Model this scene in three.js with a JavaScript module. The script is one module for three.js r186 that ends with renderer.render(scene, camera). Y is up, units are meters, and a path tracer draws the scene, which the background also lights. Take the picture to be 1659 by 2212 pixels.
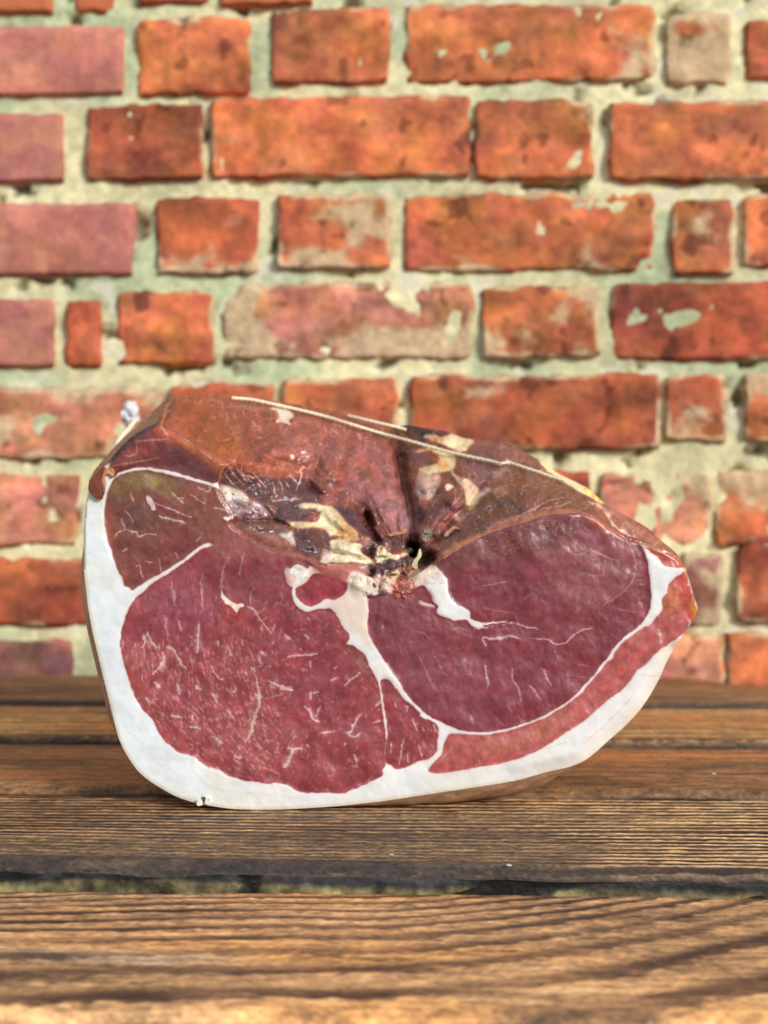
import * as THREE from 'three';
import { mergeGeometries } from 'three/addons/utils/BufferGeometryUtils.js';

// ------------------------------------------------------------------ camera, sky, sun, exposure
const W = 1659, H = 2212, F = 2400, CX = W / 2, CY = H / 2;      // measuring grid of the photograph
const CAM_Y = 0.1286, CAM_Z = 0.48;                               // ham face stands at z = 0, table top at y = 0
const scene = new THREE.Scene();
const camera = new THREE.PerspectiveCamera(2 * Math.atan(CY / F) * 180 / Math.PI, W / H, 0.02, 60);
camera.position.set(0, CAM_Y, CAM_Z);
camera.lookAt(0, CAM_Y, -1);
camera.focus = 0.428; camera.userData.fStop = 9.4;
scene.add(camera);

const SUN = new THREE.Vector3(0.62, 0.41, 0.67).normalize();
{
  const w = 256, h = 128, d = new Float32Array(w * h * 4);
  const v = new THREE.Vector3();
  for (let j = 0; j < h; j++) for (let i = 0; i < w; i++) {
    const el = ((j + 0.5) / h - 0.5) * Math.PI, az = ((i + 0.5) / w - 0.5) * 2 * Math.PI;
    v.set(Math.cos(az) * Math.cos(el), Math.sin(el), Math.sin(az) * Math.cos(el));
    const up = Math.max(0, v.y), glow = Math.pow(Math.max(0, v.dot(SUN)), 6);
    const cl = 0.5 + 0.5 * Math.sin(az * 3 + 5 * el) * Math.sin(el * 7 + az);
    const k = v.y < -0.05 ? 0.45 : 0.95 + 0.18 * cl;
    const o = (j * w + i) * 4;
    d[o] = k * (0.84 - 0.16 * up) + 0.55 * glow;
    d[o + 1] = k * (0.90 - 0.10 * up) + 0.5 * glow;
    d[o + 2] = k * (0.98 - 0.0 * up) + 0.4 * glow;
    d[o + 3] = 1;
  }
  const sky = new THREE.DataTexture(d, w, h, THREE.RGBAFormat, THREE.FloatType);
  sky.mapping = THREE.EquirectangularReflectionMapping; sky.magFilter = THREE.LinearFilter; sky.needsUpdate = true;
  scene.background = sky; scene.environment = sky;
  scene.backgroundIntensity = 0.66; scene.environmentIntensity = 0.66;
}
const sun = new THREE.DirectionalLight(new THREE.Color(1, 0.97, 0.93), 3.1);
sun.position.copy(SUN).multiplyScalar(3); sun.target.position.set(0, 0, 0);
sun.castShadow = true; sun.shadow.radius = 28; sun.shadow.mapSize.set(2048, 2048);
Object.assign(sun.shadow.camera, { left: -1, right: 1, top: 1, bottom: -1, near: 0.1, far: 6 });
scene.add(sun, sun.target);
const EXPOSURE = 1.02;

// ------------------------------------------------------------------ helpers
function rng(seed) { let s = seed >>> 0; return () => { s = (s + 0x6D2B79F5) | 0; let t = Math.imul(s ^ (s >>> 15), 1 | s); t = (t + Math.imul(t ^ (t >>> 7), 61 | t)) ^ t; return ((t ^ (t >>> 14)) >>> 0) / 4294967296; }; }
function hash(ix, iy, s) { let h = Math.imul(ix, 374761393) + Math.imul(iy, 668265263) + Math.imul(s, 974634777); h = Math.imul(h ^ (h >>> 13), 1274126177); return ((h ^ (h >>> 16)) >>> 0) / 4294967296; }
function vn(x, y, s = 0) {                                        // value noise, -1..1
  const ix = Math.floor(x), iy = Math.floor(y); let fx = x - ix, fy = y - iy;
  fx = fx * fx * (3 - 2 * fx); fy = fy * fy * (3 - 2 * fy);
  const a = hash(ix, iy, s), b = hash(ix + 1, iy, s), c = hash(ix, iy + 1, s), d = hash(ix + 1, iy + 1, s);
  return (a + (b - a) * fx + (c - a) * fy + (a - b - c + d) * fx * fy) * 2 - 1;
}
function fbm(x, y, s = 0, n = 4) { let a = 0, k = 0.5; for (let i = 0; i < n; i++) { a += k * vn(x, y, s + i * 17); x = x * 2.03 + 3.1; y = y * 2.03 - 1.7; k *= 0.5; } return a; }
function fr(x, y, s = 0, n = 4) { let a = 0, k = 0.5; for (let i = 0; i < n; i++) { const u = 0.79 * x - 0.61 * y, v = 0.61 * x + 0.79 * y; a += k * vn(u, v, s + i * 17); x = u * 2.03 + 3.1; y = v * 2.03 - 1.7; k *= 0.5; } return a; }
function cells(x, y, s) {                                         // distance between the two nearest seeds: 0 on cell borders
  const ix = Math.floor(x), iy = Math.floor(y); let f1 = 9, f2 = 9;
  for (let j = -1; j < 2; j++) for (let i = -1; i < 2; i++) {
    const dx = ix + i + hash(ix + i, iy + j, s) - x, dy = iy + j + hash(ix + i, iy + j, s + 71) - y, d = Math.sqrt(dx * dx + dy * dy);
    if (d < f1) { f2 = f1; f1 = d; } else if (d < f2) f2 = d;
  }
  return f2 - f1;
}
const clamp = (x, a = 0, b = 1) => x < a ? a : x > b ? b : x;
const sstep = (a, b, x) => { const t = clamp((x - a) / (b - a)); return t * t * (3 - 2 * t); };
const lerp = (a, b, t) => a + (b - a) * t;
const pairs = (a) => { const o = []; for (let i = 0; i < a.length; i += 2) o.push([a[i], a[i + 1]]); return o; };
const zoom = (x0, y0, k) => (...a) => pairs(a).map(([x, y]) => [(x0 + x / k) / 1.8228, (y0 + y / k) / 1.8228]);
const R1 = zoom(300, 1500, 1.8433), R2 = zoom(1050, 1500, 1.8433), R3 = zoom(1900, 1600, 1.8433);
const R4 = zoom(300, 2300, 1.8433), R5 = zoom(1100, 2300, 1.8433), R6 = zoom(1900, 2300, 1.8433);
const T1 = zoom(800, 1800, 3.318), T2 = zoom(1500, 1640, 2.765), T3 = zoom(1100, 1900, 2.37);
const D = (...a) => pairs(a);
function curve(p, closed, step = 3) {                             // a smooth line through the points, in even steps
  const n = p.length, q = [], at = (i) => closed ? p[(i + n) % n] : p[clamp(i, 0, n - 1)];
  for (let i = 0; i < (closed ? n : n - 1); i++) {
    const a = at(i - 1), b = at(i), c = at(i + 1), d = at(i + 2), m = Math.max(1, Math.round(Math.hypot(c[0] - b[0], c[1] - b[1]) / step));
    for (let k = 0; k < m; k++) {
      const t = k / m, w = [0, 1].map((e) => {
        const l = b[e] + (c[e] - b[e]) * t, s = 0.5 * (2 * b[e] + (c[e] - a[e]) * t + (2 * a[e] - 5 * b[e] + 4 * c[e] - d[e]) * t * t + (3 * b[e] - a[e] - 3 * c[e] + d[e]) * t * t * t);
        return lerp(l, s, 0.7);
      });
      q.push(w);
    }
  }
  if (!closed) q.push(p[n - 1]);
  return q;
}
function jag(p, amp, f, s) { return p.map(([x, y]) => [x + amp * fbm(x * f, y * f, s, 3) * 2, y + amp * fbm(x * f, y * f, s + 50, 3) * 2]); }
function inside(p, x, y) { let c = false; for (let i = 0, j = p.length - 1; i < p.length; j = i++) { const a = p[i], b = p[j]; if ((a[1] > y) !== (b[1] > y) && x < (b[0] - a[0]) * (y - a[1]) / (b[1] - a[1]) + a[0]) c = !c; } return c; }
function nearest(p, x, y, closed) {                               // [distance, x, y] of the closest point of a line
  let best = 1e9, bx = 0, by = 0, bi = 0; const n = p.length;
  for (let i = 0; i < (closed ? n : n - 1); i++) {
    const a = p[i], b = p[(i + 1) % n], vx = b[0] - a[0], vy = b[1] - a[1], t = clamp(((x - a[0]) * vx + (y - a[1]) * vy) / (vx * vx + vy * vy + 1e-9));
    const px = a[0] + vx * t, py = a[1] + vy * t, d = (px - x) * (px - x) + (py - y) * (py - y);
    if (d < best) { best = d; bx = px; by = py; bi = i + t; }
  }
  return [Math.sqrt(best), bx, by, bi / (n - 1)];
}
const srgb = (r, g, b) => `rgb(${r},${g},${b})`;
const lin = (c) => (c /= 255) <= 0.04045 ? c / 12.92 : ((c + 0.055) / 1.055) ** 2.4;
const place = (dx, dy, behind) => { const z = CAM_Z + behind; return [(dx - CX) / F * z, CAM_Y - (dy - CY) / F * z, -behind]; };
const taken = {};
function numbered(name) { const n = taken[name] = (taken[name] ?? -1) + 1; return n ? `${name}_${String(n).padStart(3, '0')}` : name; }
function mesh(name, geometry, material, parent = scene, label) {
  const m = new THREE.Mesh(geometry, material); m.name = parent === scene ? numbered(name) : name; m.castShadow = m.receiveShadow = true;
  if (label) m.userData.label = label; parent.add(m); return m;
}
function thing(name, label, category) { const g = new THREE.Group(); g.name = numbered(name); g.userData = { label, category }; scene.add(g); return g; }
function colourTex(w, h, px, wrap) {
  const t = new THREE.DataTexture(px, w, h, THREE.RGBAFormat); t.colorSpace = THREE.SRGBColorSpace; return finish(t, wrap);
}
function dataTex(w, h, f, wrap) {                                 // f: 0..1 floats
  const px = new Uint8Array(w * h * 4); for (let i = 0; i < w * h; i++) { const v = clamp(f[i]) * 255, b = Math.floor(v + hash(i, 5, 3)); px[i * 4] = px[i * 4 + 1] = px[i * 4 + 2] = clamp(b, 0, 255); px[i * 4 + 3] = 255; }
  return finish(new THREE.DataTexture(px, w, h, THREE.RGBAFormat), wrap);
}
function finish(t, wrap) { t.magFilter = t.minFilter = THREE.LinearFilter; if (wrap) t.wrapS = t.wrapT = wrap; t.needsUpdate = true; return t; }
function geo(pos, uv, idx) {
  const g = new THREE.BufferGeometry();
  g.setAttribute('position', new THREE.Float32BufferAttribute(pos, 3)); g.setAttribute('uv', new THREE.Float32BufferAttribute(uv, 2)); g.setIndex(idx); g.computeVertexNormals(); return g;
}

// ------------------------------------------------------------------ ground far below the table
{
  const g = new THREE.PlaneGeometry(14, 14, 1, 1).rotateX(-Math.PI / 2);
  const n = 256, px = new Uint8Array(n * n * 4);
  for (let j = 0; j < n; j++) for (let i = 0; i < n; i++) { const v = 105 + 30 * fbm(i / 20, j / 20, 5) + 14 * hash(i, j, 2), o = (j * n + i) * 4; px[o] = v; px[o + 1] = v * 0.96; px[o + 2] = v * 0.9; px[o + 3] = 255; }
  const t = colourTex(n, n, px, THREE.RepeatWrapping); t.repeat.set(7, 7);
  const m = mesh('ground', g, new THREE.MeshStandardMaterial({ map: t, roughness: 0.95 })); m.position.set(0, -0.74, 0); m.userData.kind = 'structure';
}

// ------------------------------------------------------------------ brick wall
{
  const YAW = -1.6 * Math.PI / 180, DIST = 0.92;
  const wall = thing('brick_wall', 'old red and orange brick wall with thick cream mortar behind the table', 'wall');
  wall.position.set(0, 0, CAM_Z - DIST); wall.rotation.y = YAW;
  const c = Math.cos(YAW), s = Math.sin(YAW);
  const onWall = (dx, dy) => {                                     // wall coordinates (along, up) of a measured point
    const rx = (dx - CX) / F, ry = -(dy - CY) / F;                 // ray (rx, ry, -1) from the camera
    // plane through (0, 0, CAM_Z - DIST), normal (s, 0, c)
    const t = DIST * c / (c - rx * s);
    const x = rx * t, z = DIST - t; return [x * c - z * s, CAM_Y + ry * t];
  };
  const bricks = [];
  const add = (x0, y0, x1, y1, tone, smear = 0) => {
    const u0 = onWall(x0, (y0 + y1) / 2)[0], u1 = onWall(x1, (y0 + y1) / 2)[0], v1 = onWall((x0 + x1) / 2, y0)[1], v0 = onWall((x0 + x1) / 2, y1)[1];
    const e = tone === 2 ? 0.001 : 0.0026; bricks.push({ u0: u0 - e, u1: u1 + e, v0: v0 - e, v1: v1 + e, tone, smear, seen: true });
  };
  // tones: 0 orange, 1 darker red, 2 smooth pink of the repaired corner, 3 pale, 4 purple brown
  for (const b of [[-230, -130, 112, 28, 2], [163, -130, 243, 18, 0], [300, -140, 452, 2, 1], [478, -140, 672, 7, 4], [730, -150, 860, -26, 0], [905, -150, 1450, -30, 0],
    [-240, 62, 265, 205, 2], [300, 47, 535, 200, 0], [590, 28, 836, 175, 0], [880, 15, 1410, 172, 0, 0.25], [1440, 38, 1575, 175, 1, 0.75], [1615, 50, 1900, 165, 1],
    [-240, 250, 135, 392, 2], [192, 232, 435, 384, 1], [462, 219, 1010, 378, 0], [1030, 225, 1278, 381, 0], [1318, 228, 1860, 385, 0],
    [-240, 443, 285, 593, 2], [341, 432, 556, 586, 1, 0.15], [603, 426, 840, 577, 0, 0.3], [877, 425, 1410, 580, 0, 0.08], [1455, 436, 1581, 588, 0], [1608, 428, 1860, 570, 0],
    [-240, 650, 115, 792, 2, 0.08], [147, 655, 217, 788, 1], [258, 636, 458, 780, 0, 0.15], [485, 618, 1017, 770, 3, 0.36], [1045, 625, 1290, 768, 0, 0.18], [1324, 615, 1860, 771, 1],
    [-240, 845, 345, 985, 3, 0.42], [372, 838, 590, 985, 1], [615, 825, 855, 975, 0, 0.2], [890, 816, 1420, 966, 1, 0.22], [1440, 815, 1566, 947, 1, 0.3], [1610, 810, 1860, 950, 0, 0.3],
    [-240, 1032, 162, 1172, 3, 0.12], [215, 1030, 520, 1172, 1], [545, 1025, 800, 1168, 0], [830, 1022, 1270, 1168, 1], [1300, 1028, 1532, 1172, 3, 0.22], [1548, 1022, 1860, 1176, 0, 0.25],
    [-240, 1214, 192, 1346, 1, 0.06], [230, 1212, 470, 1346, 1], [500, 1210, 1000, 1346, 1], [1040, 1206, 1250, 1346, 0], [1290, 1204, 1450, 1346, 1], [1478, 1200, 1556, 1350, 4, 0.35], [1592, 1182, 1860, 1338, 1, 0.2],
    [-240, 1388, 150, 1535, 4, 0.1], [250, 1388, 700, 1535, 1, 0.2], [740, 1385, 1000, 1535, 1], [1040, 1382, 1340, 1530, 0], [1372, 1378, 1562, 1525, 3, 0.1], [1575, 1372, 1860, 1520, 0]]) add(...b);
  // the wall goes on beyond the picture in the same bond
  const rand = rng(11), seen = bricks.slice();
  const uL = Math.min(...seen.map((b) => b.u0)), uR = onWall(1860, 600)[0];
  for (let row = -7; row < 13; row++) {
    const v0 = onWall(800, 1535)[1] + row * 0.0748, v1 = v0 + 0.058;
    const inView = row >= 0 && row <= 8;
    for (let u = -1.15 + (row & 1) * 0.06; u < 1.15;) {
      const w = (row & 1) ? 0.104 : 0.212, b = { u0: u, u1: u + w, v0: v0 + 0.003 * rand(), v1: v1 - 0.003 * rand(), tone: rand() < 0.35 ? 1 : 0, smear: rand() * 0.2 };
      u += w + 0.012;
      if (inView && b.u1 > uL - 0.012 && b.u0 < uR + 0.012) { if (b.u0 < uL - 0.06) b.u1 = uL - 0.012; else if (b.u1 > uR + 0.06) b.u0 = uR + 0.012; else continue; }
      bricks.push(b);
    }
  }
  const U0 = -1.2, V0 = -0.76, UW = 2.4, VH = 1.72;
  // one colour map over the whole wall, finer where it is seen
  const TW = 2048, TH = 1536, S0 = -0.45, SW = 0.9, T0 = -0.12, TWH = 0.675;
  const id = new Int16Array(TW * TH).fill(-1);
  bricks.forEach((b, i) => {
    b.r = rng(100 + i * 7)(); b.i = i;
    const a0 = Math.max(0, Math.floor((b.u0 - 0.006 - S0) / SW * TW)), a1 = Math.min(TW, Math.ceil((b.u1 + 0.006 - S0) / SW * TW)), c0 = Math.max(0, Math.floor((b.v0 - 0.006 - T0) / TWH * TH)), c1 = Math.min(TH, Math.ceil((b.v1 + 0.006 - T0) / TWH * TH));
    for (let y = c0; y < c1; y++) for (let x = a0; x < a1; x++) id[y * TW + x] = i;
  });
  const tones = [[196, 110, 68], [174, 90, 58], [196, 124, 106], [196, 128, 100], [150, 100, 88]];
  const paint = (u, v, b, o) => {
    let r, g, l;
    if (b) {
      const t = tones[b.tone], big = fbm(u * 30, v * 45, b.i, 4), fine = fbm(u * 160, v * 160, 9, 3), w = b.tone === 2 ? 0.62 : 1;
      const k = 1 + (b.r - 0.5) * 0.18 + w * (0.40 * big + 0.2 * fine);
      r = t[0] * k; g = t[1] * (k + 0.16 * w * fbm(u * 40 + 9, v * 40, 61, 3)); l = t[2] * (k + 0.2 * w * fbm(u * 34, v * 50, 44, 3));
      // bare paler patches, chalky film and smeared mortar
      const chalk = sstep(0.18, 0.42, fbm(u * 26 + b.i * 3, v * 34, 23, 4)) * (b.tone === 2 ? 0.4 : 0.22);
      r = lerp(r, 212, chalk); g = lerp(g, 148, chalk); l = lerp(l, 112, chalk);
      const ed = Math.min(u - b.u0, b.u1 - u, v - b.v0, b.v1 - v);
      const m = b.smear * 0.72 + (b.tone === 2 ? -0.3 : 0.03) - 0.18 + 0.55 * fbm(u * 24, v * 30, 77, 4) + 0.24 * sstep(0.008, 0.0, ed);
      const sm = sstep(0.1, 0.26, m) * 0.85;
      if (b.tone === 2) { const st = sstep(0.55, 0.75, vn(u * 42, v * 9, 31)) * sstep(-0.1, 0.3, vn(u * 12, v * 22, 8)); r = lerp(r, 226, st * 0.6); g = lerp(g, 164, st * 0.6); l = lerp(l, 126, st * 0.6); }
      const mm = 1 + 0.18 * fine; r = lerp(r, 206 * mm, sm); g = lerp(g, 184 * mm, sm); l = lerp(l, 146 * mm, sm);
      const hole = sstep(0.34, 0.5, fbm(u * 60, v * 60, 15, 3)) * (b.tone === 2 ? 0.1 : 0.5); r *= 1 - hole * 0.5; g *= 1 - hole * 0.6; l *= 1 - hole * 0.65;
    } else {
      const big = fbm(u * 16, v * 22, 3, 4), fine = fbm(u * 150, v * 150, 29, 3), gr = sstep(0.05, 0.45, fbm(u * 9 + 4, v * 12, 13, 3) + sstep(-0.12, -0.3, u) * 0.16);
      const k = 0.97 + 0.14 * big + 0.16 * fine; r = 228 * k; g = 219 * k; l = 172 * k;
      r = lerp(r, 192 * k, gr); g = lerp(g, 200 * k, gr); l = lerp(l, 158 * k, gr);
      const pale = sstep(0.2, 0.42, fbm(u * 45, v * 60, 33, 3)); r = lerp(r, 224, pale * 0.7); g = lerp(g, 218, pale * 0.7); l = lerp(l, 196, pale * 0.7);
      const dk = sstep(0.34, 0.5, fbm(u * 34, v * 40, 49, 4)); r = lerp(r, 112, dk * 0.7); g = lerp(g, 106, dk * 0.7); l = lerp(l, 80, dk * 0.7);
    }
    o[0] = r; o[1] = g; o[2] = l;
  };
  const bpx = new Uint8Array(TW * TH * 4), mpx = new Uint8Array(1024 * 768 * 4), o = [0, 0, 0];
  for (let y = 0; y < TH; y++) for (let x = 0; x < TW; x++) {
    const k = y * TW + x, b = id[k] >= 0 ? bricks[id[k]] : null; if (!b) continue;
    paint(S0 + (x + 0.5) / TW * SW, T0 + (y + 0.5) / TH * TWH, b, o);
    for (let e = 0; e < 3; e++) bpx[k * 4 + e] = clamp(o[e], 0, 255); bpx[k * 4 + 3] = 255;
  }
  for (let y = 0; y < 768; y++) for (let x = 0; x < 1024; x++) {
    const k = y * 1024 + x; paint(S0 + (x + 0.5) / 1024 * SW, T0 + (y + 0.5) / 768 * TWH, null, o);
    for (let e = 0; e < 3; e++) mpx[k * 4 + e] = clamp(o[e], 0, 255); mpx[k * 4 + 3] = 255;
  }
  const bump = new Float32Array(512 * 512); for (let y = 0; y < 512; y++) for (let x = 0; x < 512; x++) bump[y * 512 + x] = 0.5 + 0.55 * fbm(x / 14, y / 14, 4, 4);
  const bt = dataTex(512, 512, bump, THREE.MirroredRepeatWrapping); bt.repeat.set(8, 6);
  const brickMat = new THREE.MeshStandardMaterial({ map: colourTex(TW, TH, bpx), roughness: 0.92, bumpMap: bt, bumpScale: 0.0007 });
  const mortarMat = new THREE.MeshStandardMaterial({ map: colourTex(1024, 768, mpx, THREE.MirroredRepeatWrapping), roughness: 0.96, bumpMap: bt, bumpScale: 0.0007 });
  const far = tones.slice(0, 2).map((t) => new THREE.MeshStandardMaterial({ color: new THREE.Color().setRGB(...t.map(lin)), roughness: 0.92, bumpMap: bt, bumpScale: 0.0007 }));
  // mortar: a pointed sheet, uneven, set back from the brick faces, with open holes
  {
    const nu = 520, nv = 380, pos = [], uv = [], idx = [];
    for (let j = 0; j <= nv; j++) for (let i = 0; i <= nu; i++) {
      const u = U0 + UW * i / nu, v = V0 + VH * j / nv;
      let z = -0.0028 + 0.0018 * fbm(u * 22, v * 26, 6, 4) + 0.0012 * fbm(u * 130, v * 130, 8, 2);
      z -= 0.009 * sstep(0.34, 0.5, fbm(u * 34, v * 40, 49, 4));
      pos.push(u, v, z); uv.push((u - S0) / SW, (v - T0) / TWH);
      if (i && j) { const k = j * (nu + 1) + i; idx.push(k - nu - 2, k - nu - 1, k, k - nu - 2, k, k - 1); }
    }
    mesh('mortar', geo(pos, uv, idx), mortarMat, wall);
    const back = new THREE.BoxGeometry(UW, VH, 0.2); back.translate(U0 + UW / 2, V0 + VH / 2, -0.125);
    mesh('wall_core', back, far[1], wall);
  }
  for (const b of bricks) {
    const big = b.seen, nu = big ? Math.max(10, Math.round((b.u1 - b.u0) / 0.0042)) : 6, nv = big ? 14 : 3, pos = [], uv = [], idx = [];
    const rough = b.tone === 2 ? 0.2 : 1, tilt = (b.r - 0.5) * 0.012, push = (hash(b.i, 3, 1) - 0.5) * 0.004 * rough, seed = 300 + b.i;
    const wu = b.u1 - b.u0, wv = b.v1 - b.v0, uc = (b.u0 + b.u1) / 2, vc = (b.v0 + b.v1) / 2;
    for (let j = -1; j <= nv + 1; j++) for (let i = -1; i <= nu + 1; i++) {
      const side = i < 0 || j < 0 || i > nu || j > nv, a = clamp(i / nu), e = clamp(j / nv);
      let u = b.u0 + wu * a, v = b.v0 + wv * e;
      const ed = Math.min(u - b.u0, b.u1 - u, v - b.v0, b.v1 - v);
      const lip = sstep(0.006, 0, ed), q = Math.max(0.5, rough);
      u += lip * q * (0.0042 * fbm(u * 90, v * 90, seed, 4) - Math.sign(a - 0.5) * (a === 0 || a === 1) * 0.001); v += lip * q * (0.0042 * fbm(u * 90 + 5, v * 90, seed + 40, 4));
      const corner = Math.max(0, Math.abs(a - 0.5) * 2 + Math.abs(e - 0.5) * 2 - 1.75) * 4 * rough; u -= (a - 0.5) * 0.003 * corner; v -= (e - 0.5) * 0.003 * corner;
      let z = push + tilt * (v - vc) * 3 + 0.003 * rough * fbm(u * 45, v * 45, seed, 4) + 0.0042 * rough * fbm(u * 18, v * 26, seed + 9, 3) - 0.0009 * sstep(0.0035, 0, ed);
      z -= 0.003 * rough * sstep(0.25, 0.5, fbm(u * 38, v * 38, seed + 4, 3)); z += 0.003 * rough * Math.abs(fbm(u * 62, v * 40, seed + 6, 2)) + 0.0010;
      if (side) { z = -0.03; }
      pos.push(u, v, z); uv.push((u - S0) / SW, (v - T0) / TWH);
      if (i >= 0 && j >= 0) { const n = nu + 3, k = (j + 1) * n + i + 1; idx.push(k - n - 1, k - n, k, k - n - 1, k, k - 1); }
    }
    if (!b.seen) { const like = seen.filter((o) => Math.abs(o.u1 - o.u0 - wu) < 0.05 && o.tone !== 2 && o.u0 > S0 && o.u1 < S0 + SW && o.v0 > T0), o = like[Math.floor(b.r * like.length)]; if (o) { for (let i = 0; i < uv.length; i += 2) { const x = S0 + uv[i] * SW, y = T0 + uv[i + 1] * TWH; uv[i] = (lerp(o.u0, o.u1, clamp((x - b.u0) / wu)) - S0) / SW; uv[i + 1] = (lerp(o.v0, o.v1, clamp((y - b.v0) / wv)) - T0) / TWH; } b.copy = true; } }
    const onMap = b.copy || b.u0 > S0 && b.u1 < S0 + SW && b.v0 > T0 && b.v1 < T0 + TWH;
    mesh('brick', geo(pos, uv, idx), onMap ? brickMat : far[b.tone === 1 ? 1 : 0], wall);
  }
}

// ------------------------------------------------------------------ table of five weathered planks
const tableTurn = -1.6 * Math.PI / 180;
{
  const table = thing('wooden_table', 'weathered brown wooden table of wide-gapped horizontal planks', 'table');
  table.rotation.y = tableTurn;
  // z of the back and front edge of each plank, from the nearest to the farthest
  const planks = [
    { back: CAM_Z - 0.378, front: CAM_Z - 0.284, half: 0.16, kind: 0 },
    { back: CAM_Z - 0.504, front: CAM_Z - 0.405, half: 0.2, kind: 1 },
    { back: CAM_Z - 0.616, front: CAM_Z - 0.519, half: 0.26, kind: 2 },
    { back: CAM_Z - 0.7365, front: CAM_Z - 0.634, half: 0.3, kind: 3 },
    { back: CAM_Z - 0.876, front: CAM_Z - 0.758, half: 0.34, kind: 4 },
  ];
  const THICK = 0.032, RAD = 0.0045, LEN = 0.62;
  const grain = (k, x, w, o) => {                                 // x along in m, w across in m from the back edge; o = [r, g, b, height]
    const fib = 0.45 * fbm(x * 14, w * 900, 40 + k, 3) + 0.7 * fbm(x * 120 + w * 60, w * 700, 45 + k, 3), fine = fbm(x * 620 - w * 300, w * 1300, 50 + k, 2), blot = fbm(x * 11, w * 40, 60 + k, 4), wob = fbm(x * 5 + k * 9, w * 14, 70 + k, 3);
    let late = 0, r, g, b, h = 0;
    const dash = 0.6 * fbm(x * 120, w * 420, 80 + k, 2) + 0.7 * fbm(x * 340 + w * 260, w * 620, 85 + k, 2);
    if (k === 0) {
      const n = w / 0.094, rise = 0.030 * Math.pow(Math.max(0, x + 0.005) / 0.1, 1.7) - 0.006 * Math.pow(Math.max(0, -x - 0.02) / 0.1, 1.5);
      const q = n + rise / 0.094 + 0.045 * wob + 0.02 * fbm(x * 22, n * 5, 90, 3);
      const v = 12.5 * (1 - Math.exp(-1.75 * Math.max(-0.2, q))) + 0.16 * dash;
      const f = v - Math.floor(v), line = hash(Math.floor(v), 4, 2);
      late = sstep(0.38, 0.7, f) * (1 - sstep(0.84, 1.0, f)) * (0.6 + 0.4 * line) * (0.8 + 0.5 * vn(x * 30, v * 2, 5));
      late = Math.max(late, 0.75 * sstep(0.2, 0.42, fbm(x * 9 + 3, n * 7 + x * 16, 94, 4)) * sstep(0.5, 0.8, n));
      const warm = sstep(-0.1, 0.4, fbm(x * 8, n * 4, 97, 3));
      r = 204 + 14 * warm; g = 154 + 2 * warm; b = 104 - 10 * warm;
      const silver = sstep(0.15, 0.5, fbm(x * 14 + 2, w * 50, 99, 4)) * sstep(0.05, -0.08, x) * sstep(0.25, 0.5, n); r = lerp(r, 190, silver * 0.6); g = lerp(g, 170, silver * 0.6); b = lerp(b, 148, silver * 0.6);
      const dk = [66, 43, 29]; r = lerp(r, dk[0], late); g = lerp(g, dk[1], late); b = lerp(b, dk[2], late);
      const edge = sstep(0.006, 0, w); r *= 1 - 0.3 * edge; g *= 1 - 0.4 * edge; b *= 1 - 0.4 * edge;
    } else if (k === 1) {
      const n = w / 0.099, q = n + 0.02 * wob + 0.012 * Math.sin(x * 9) + 0.03 * x, v = 19 * q + 2.2 * q * q + 0.22 * dash;
      const f = v - Math.floor(v);
      late = sstep(0.3, 0.5, f) * (1 - sstep(0.84, 1.0, f)) * (0.98 + 0.35 * vn(x * 26, v, 5));
      r = 194; g = 150; b = 100;
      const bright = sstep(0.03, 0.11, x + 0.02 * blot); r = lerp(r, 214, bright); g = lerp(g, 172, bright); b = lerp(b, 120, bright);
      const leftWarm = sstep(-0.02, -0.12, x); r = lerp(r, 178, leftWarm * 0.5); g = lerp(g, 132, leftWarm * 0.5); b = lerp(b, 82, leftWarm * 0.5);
      r = lerp(r, 70, late); g = lerp(g, 48, late); b = lerp(b, 36, late);
      // grey green dirt worn into the middle, dark weathered front edge
      const dirt = clamp(sstep(-0.25, 0.22, blot + 0.9 * Math.exp(-(((x + 0.0) / 0.075) ** 2)) * sstep(0.2, 0.6, n) + 0.55 * sstep(0.55, 0.85, n) * sstep(0.12, 0.0, x) - 0.42)) * 0.72;
      const gd = 1 + 0.35 * fine + 0.35 * dash; r = lerp(r, 100 * gd, dirt); g = lerp(g, 80 * gd, dirt); b = lerp(b, 55 * gd, dirt);
      const ch = sstep(0.925, 0.985, n + 0.07 * blot + 0.03 * dash) * clamp(0.86 + 0.5 * fbm(x * 40, w * 260, 66, 3)); r = lerp(r, 50, ch * 0.88); g = lerp(g, 41, ch * 0.88); b = lerp(b, 37, ch * 0.88);
    } else {
      const W0 = [0, 0, 0.097, 0.1025, 0.118][k], n = w / W0, q = n + 0.08 * wob, v = [0, 0, 9, 8, 9][k] * q + 0.3 * dash, f = v - Math.floor(v);
      late = sstep(0.35, 0.75, f) * (1 - sstep(0.85, 1.0, f)) * [0, 0, 0.35, 0.6, 0.55][k] * (0.7 + 0.6 * vn(x * 12, v, 5));
      [r, g, b] = [[], [], [152, 110, 70], [196, 150, 94], [152, 116, 78]][k];
      if (k === 3) { const y = sstep(0.35, 0.55, n + 0.1 * wob) * (1 - sstep(0.8, 0.95, n)); r += 22 * y; g += 20 * y; b += 10 * y; }
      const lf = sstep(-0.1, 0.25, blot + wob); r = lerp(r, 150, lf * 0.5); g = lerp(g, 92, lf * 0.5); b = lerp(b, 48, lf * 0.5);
      r = lerp(r, 96, late); g = lerp(g, 62, late); b = lerp(b, 38, late);
      const ch = k === 2 ? sstep(0.985, 1, n + 0.01 * blot) : sstep(0.95, 0.99, n + 0.03 * blot); r = lerp(r, 58, ch * 0.8); g = lerp(g, 46, ch * 0.8); b = lerp(b, 40, ch * 0.8);
    }
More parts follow.
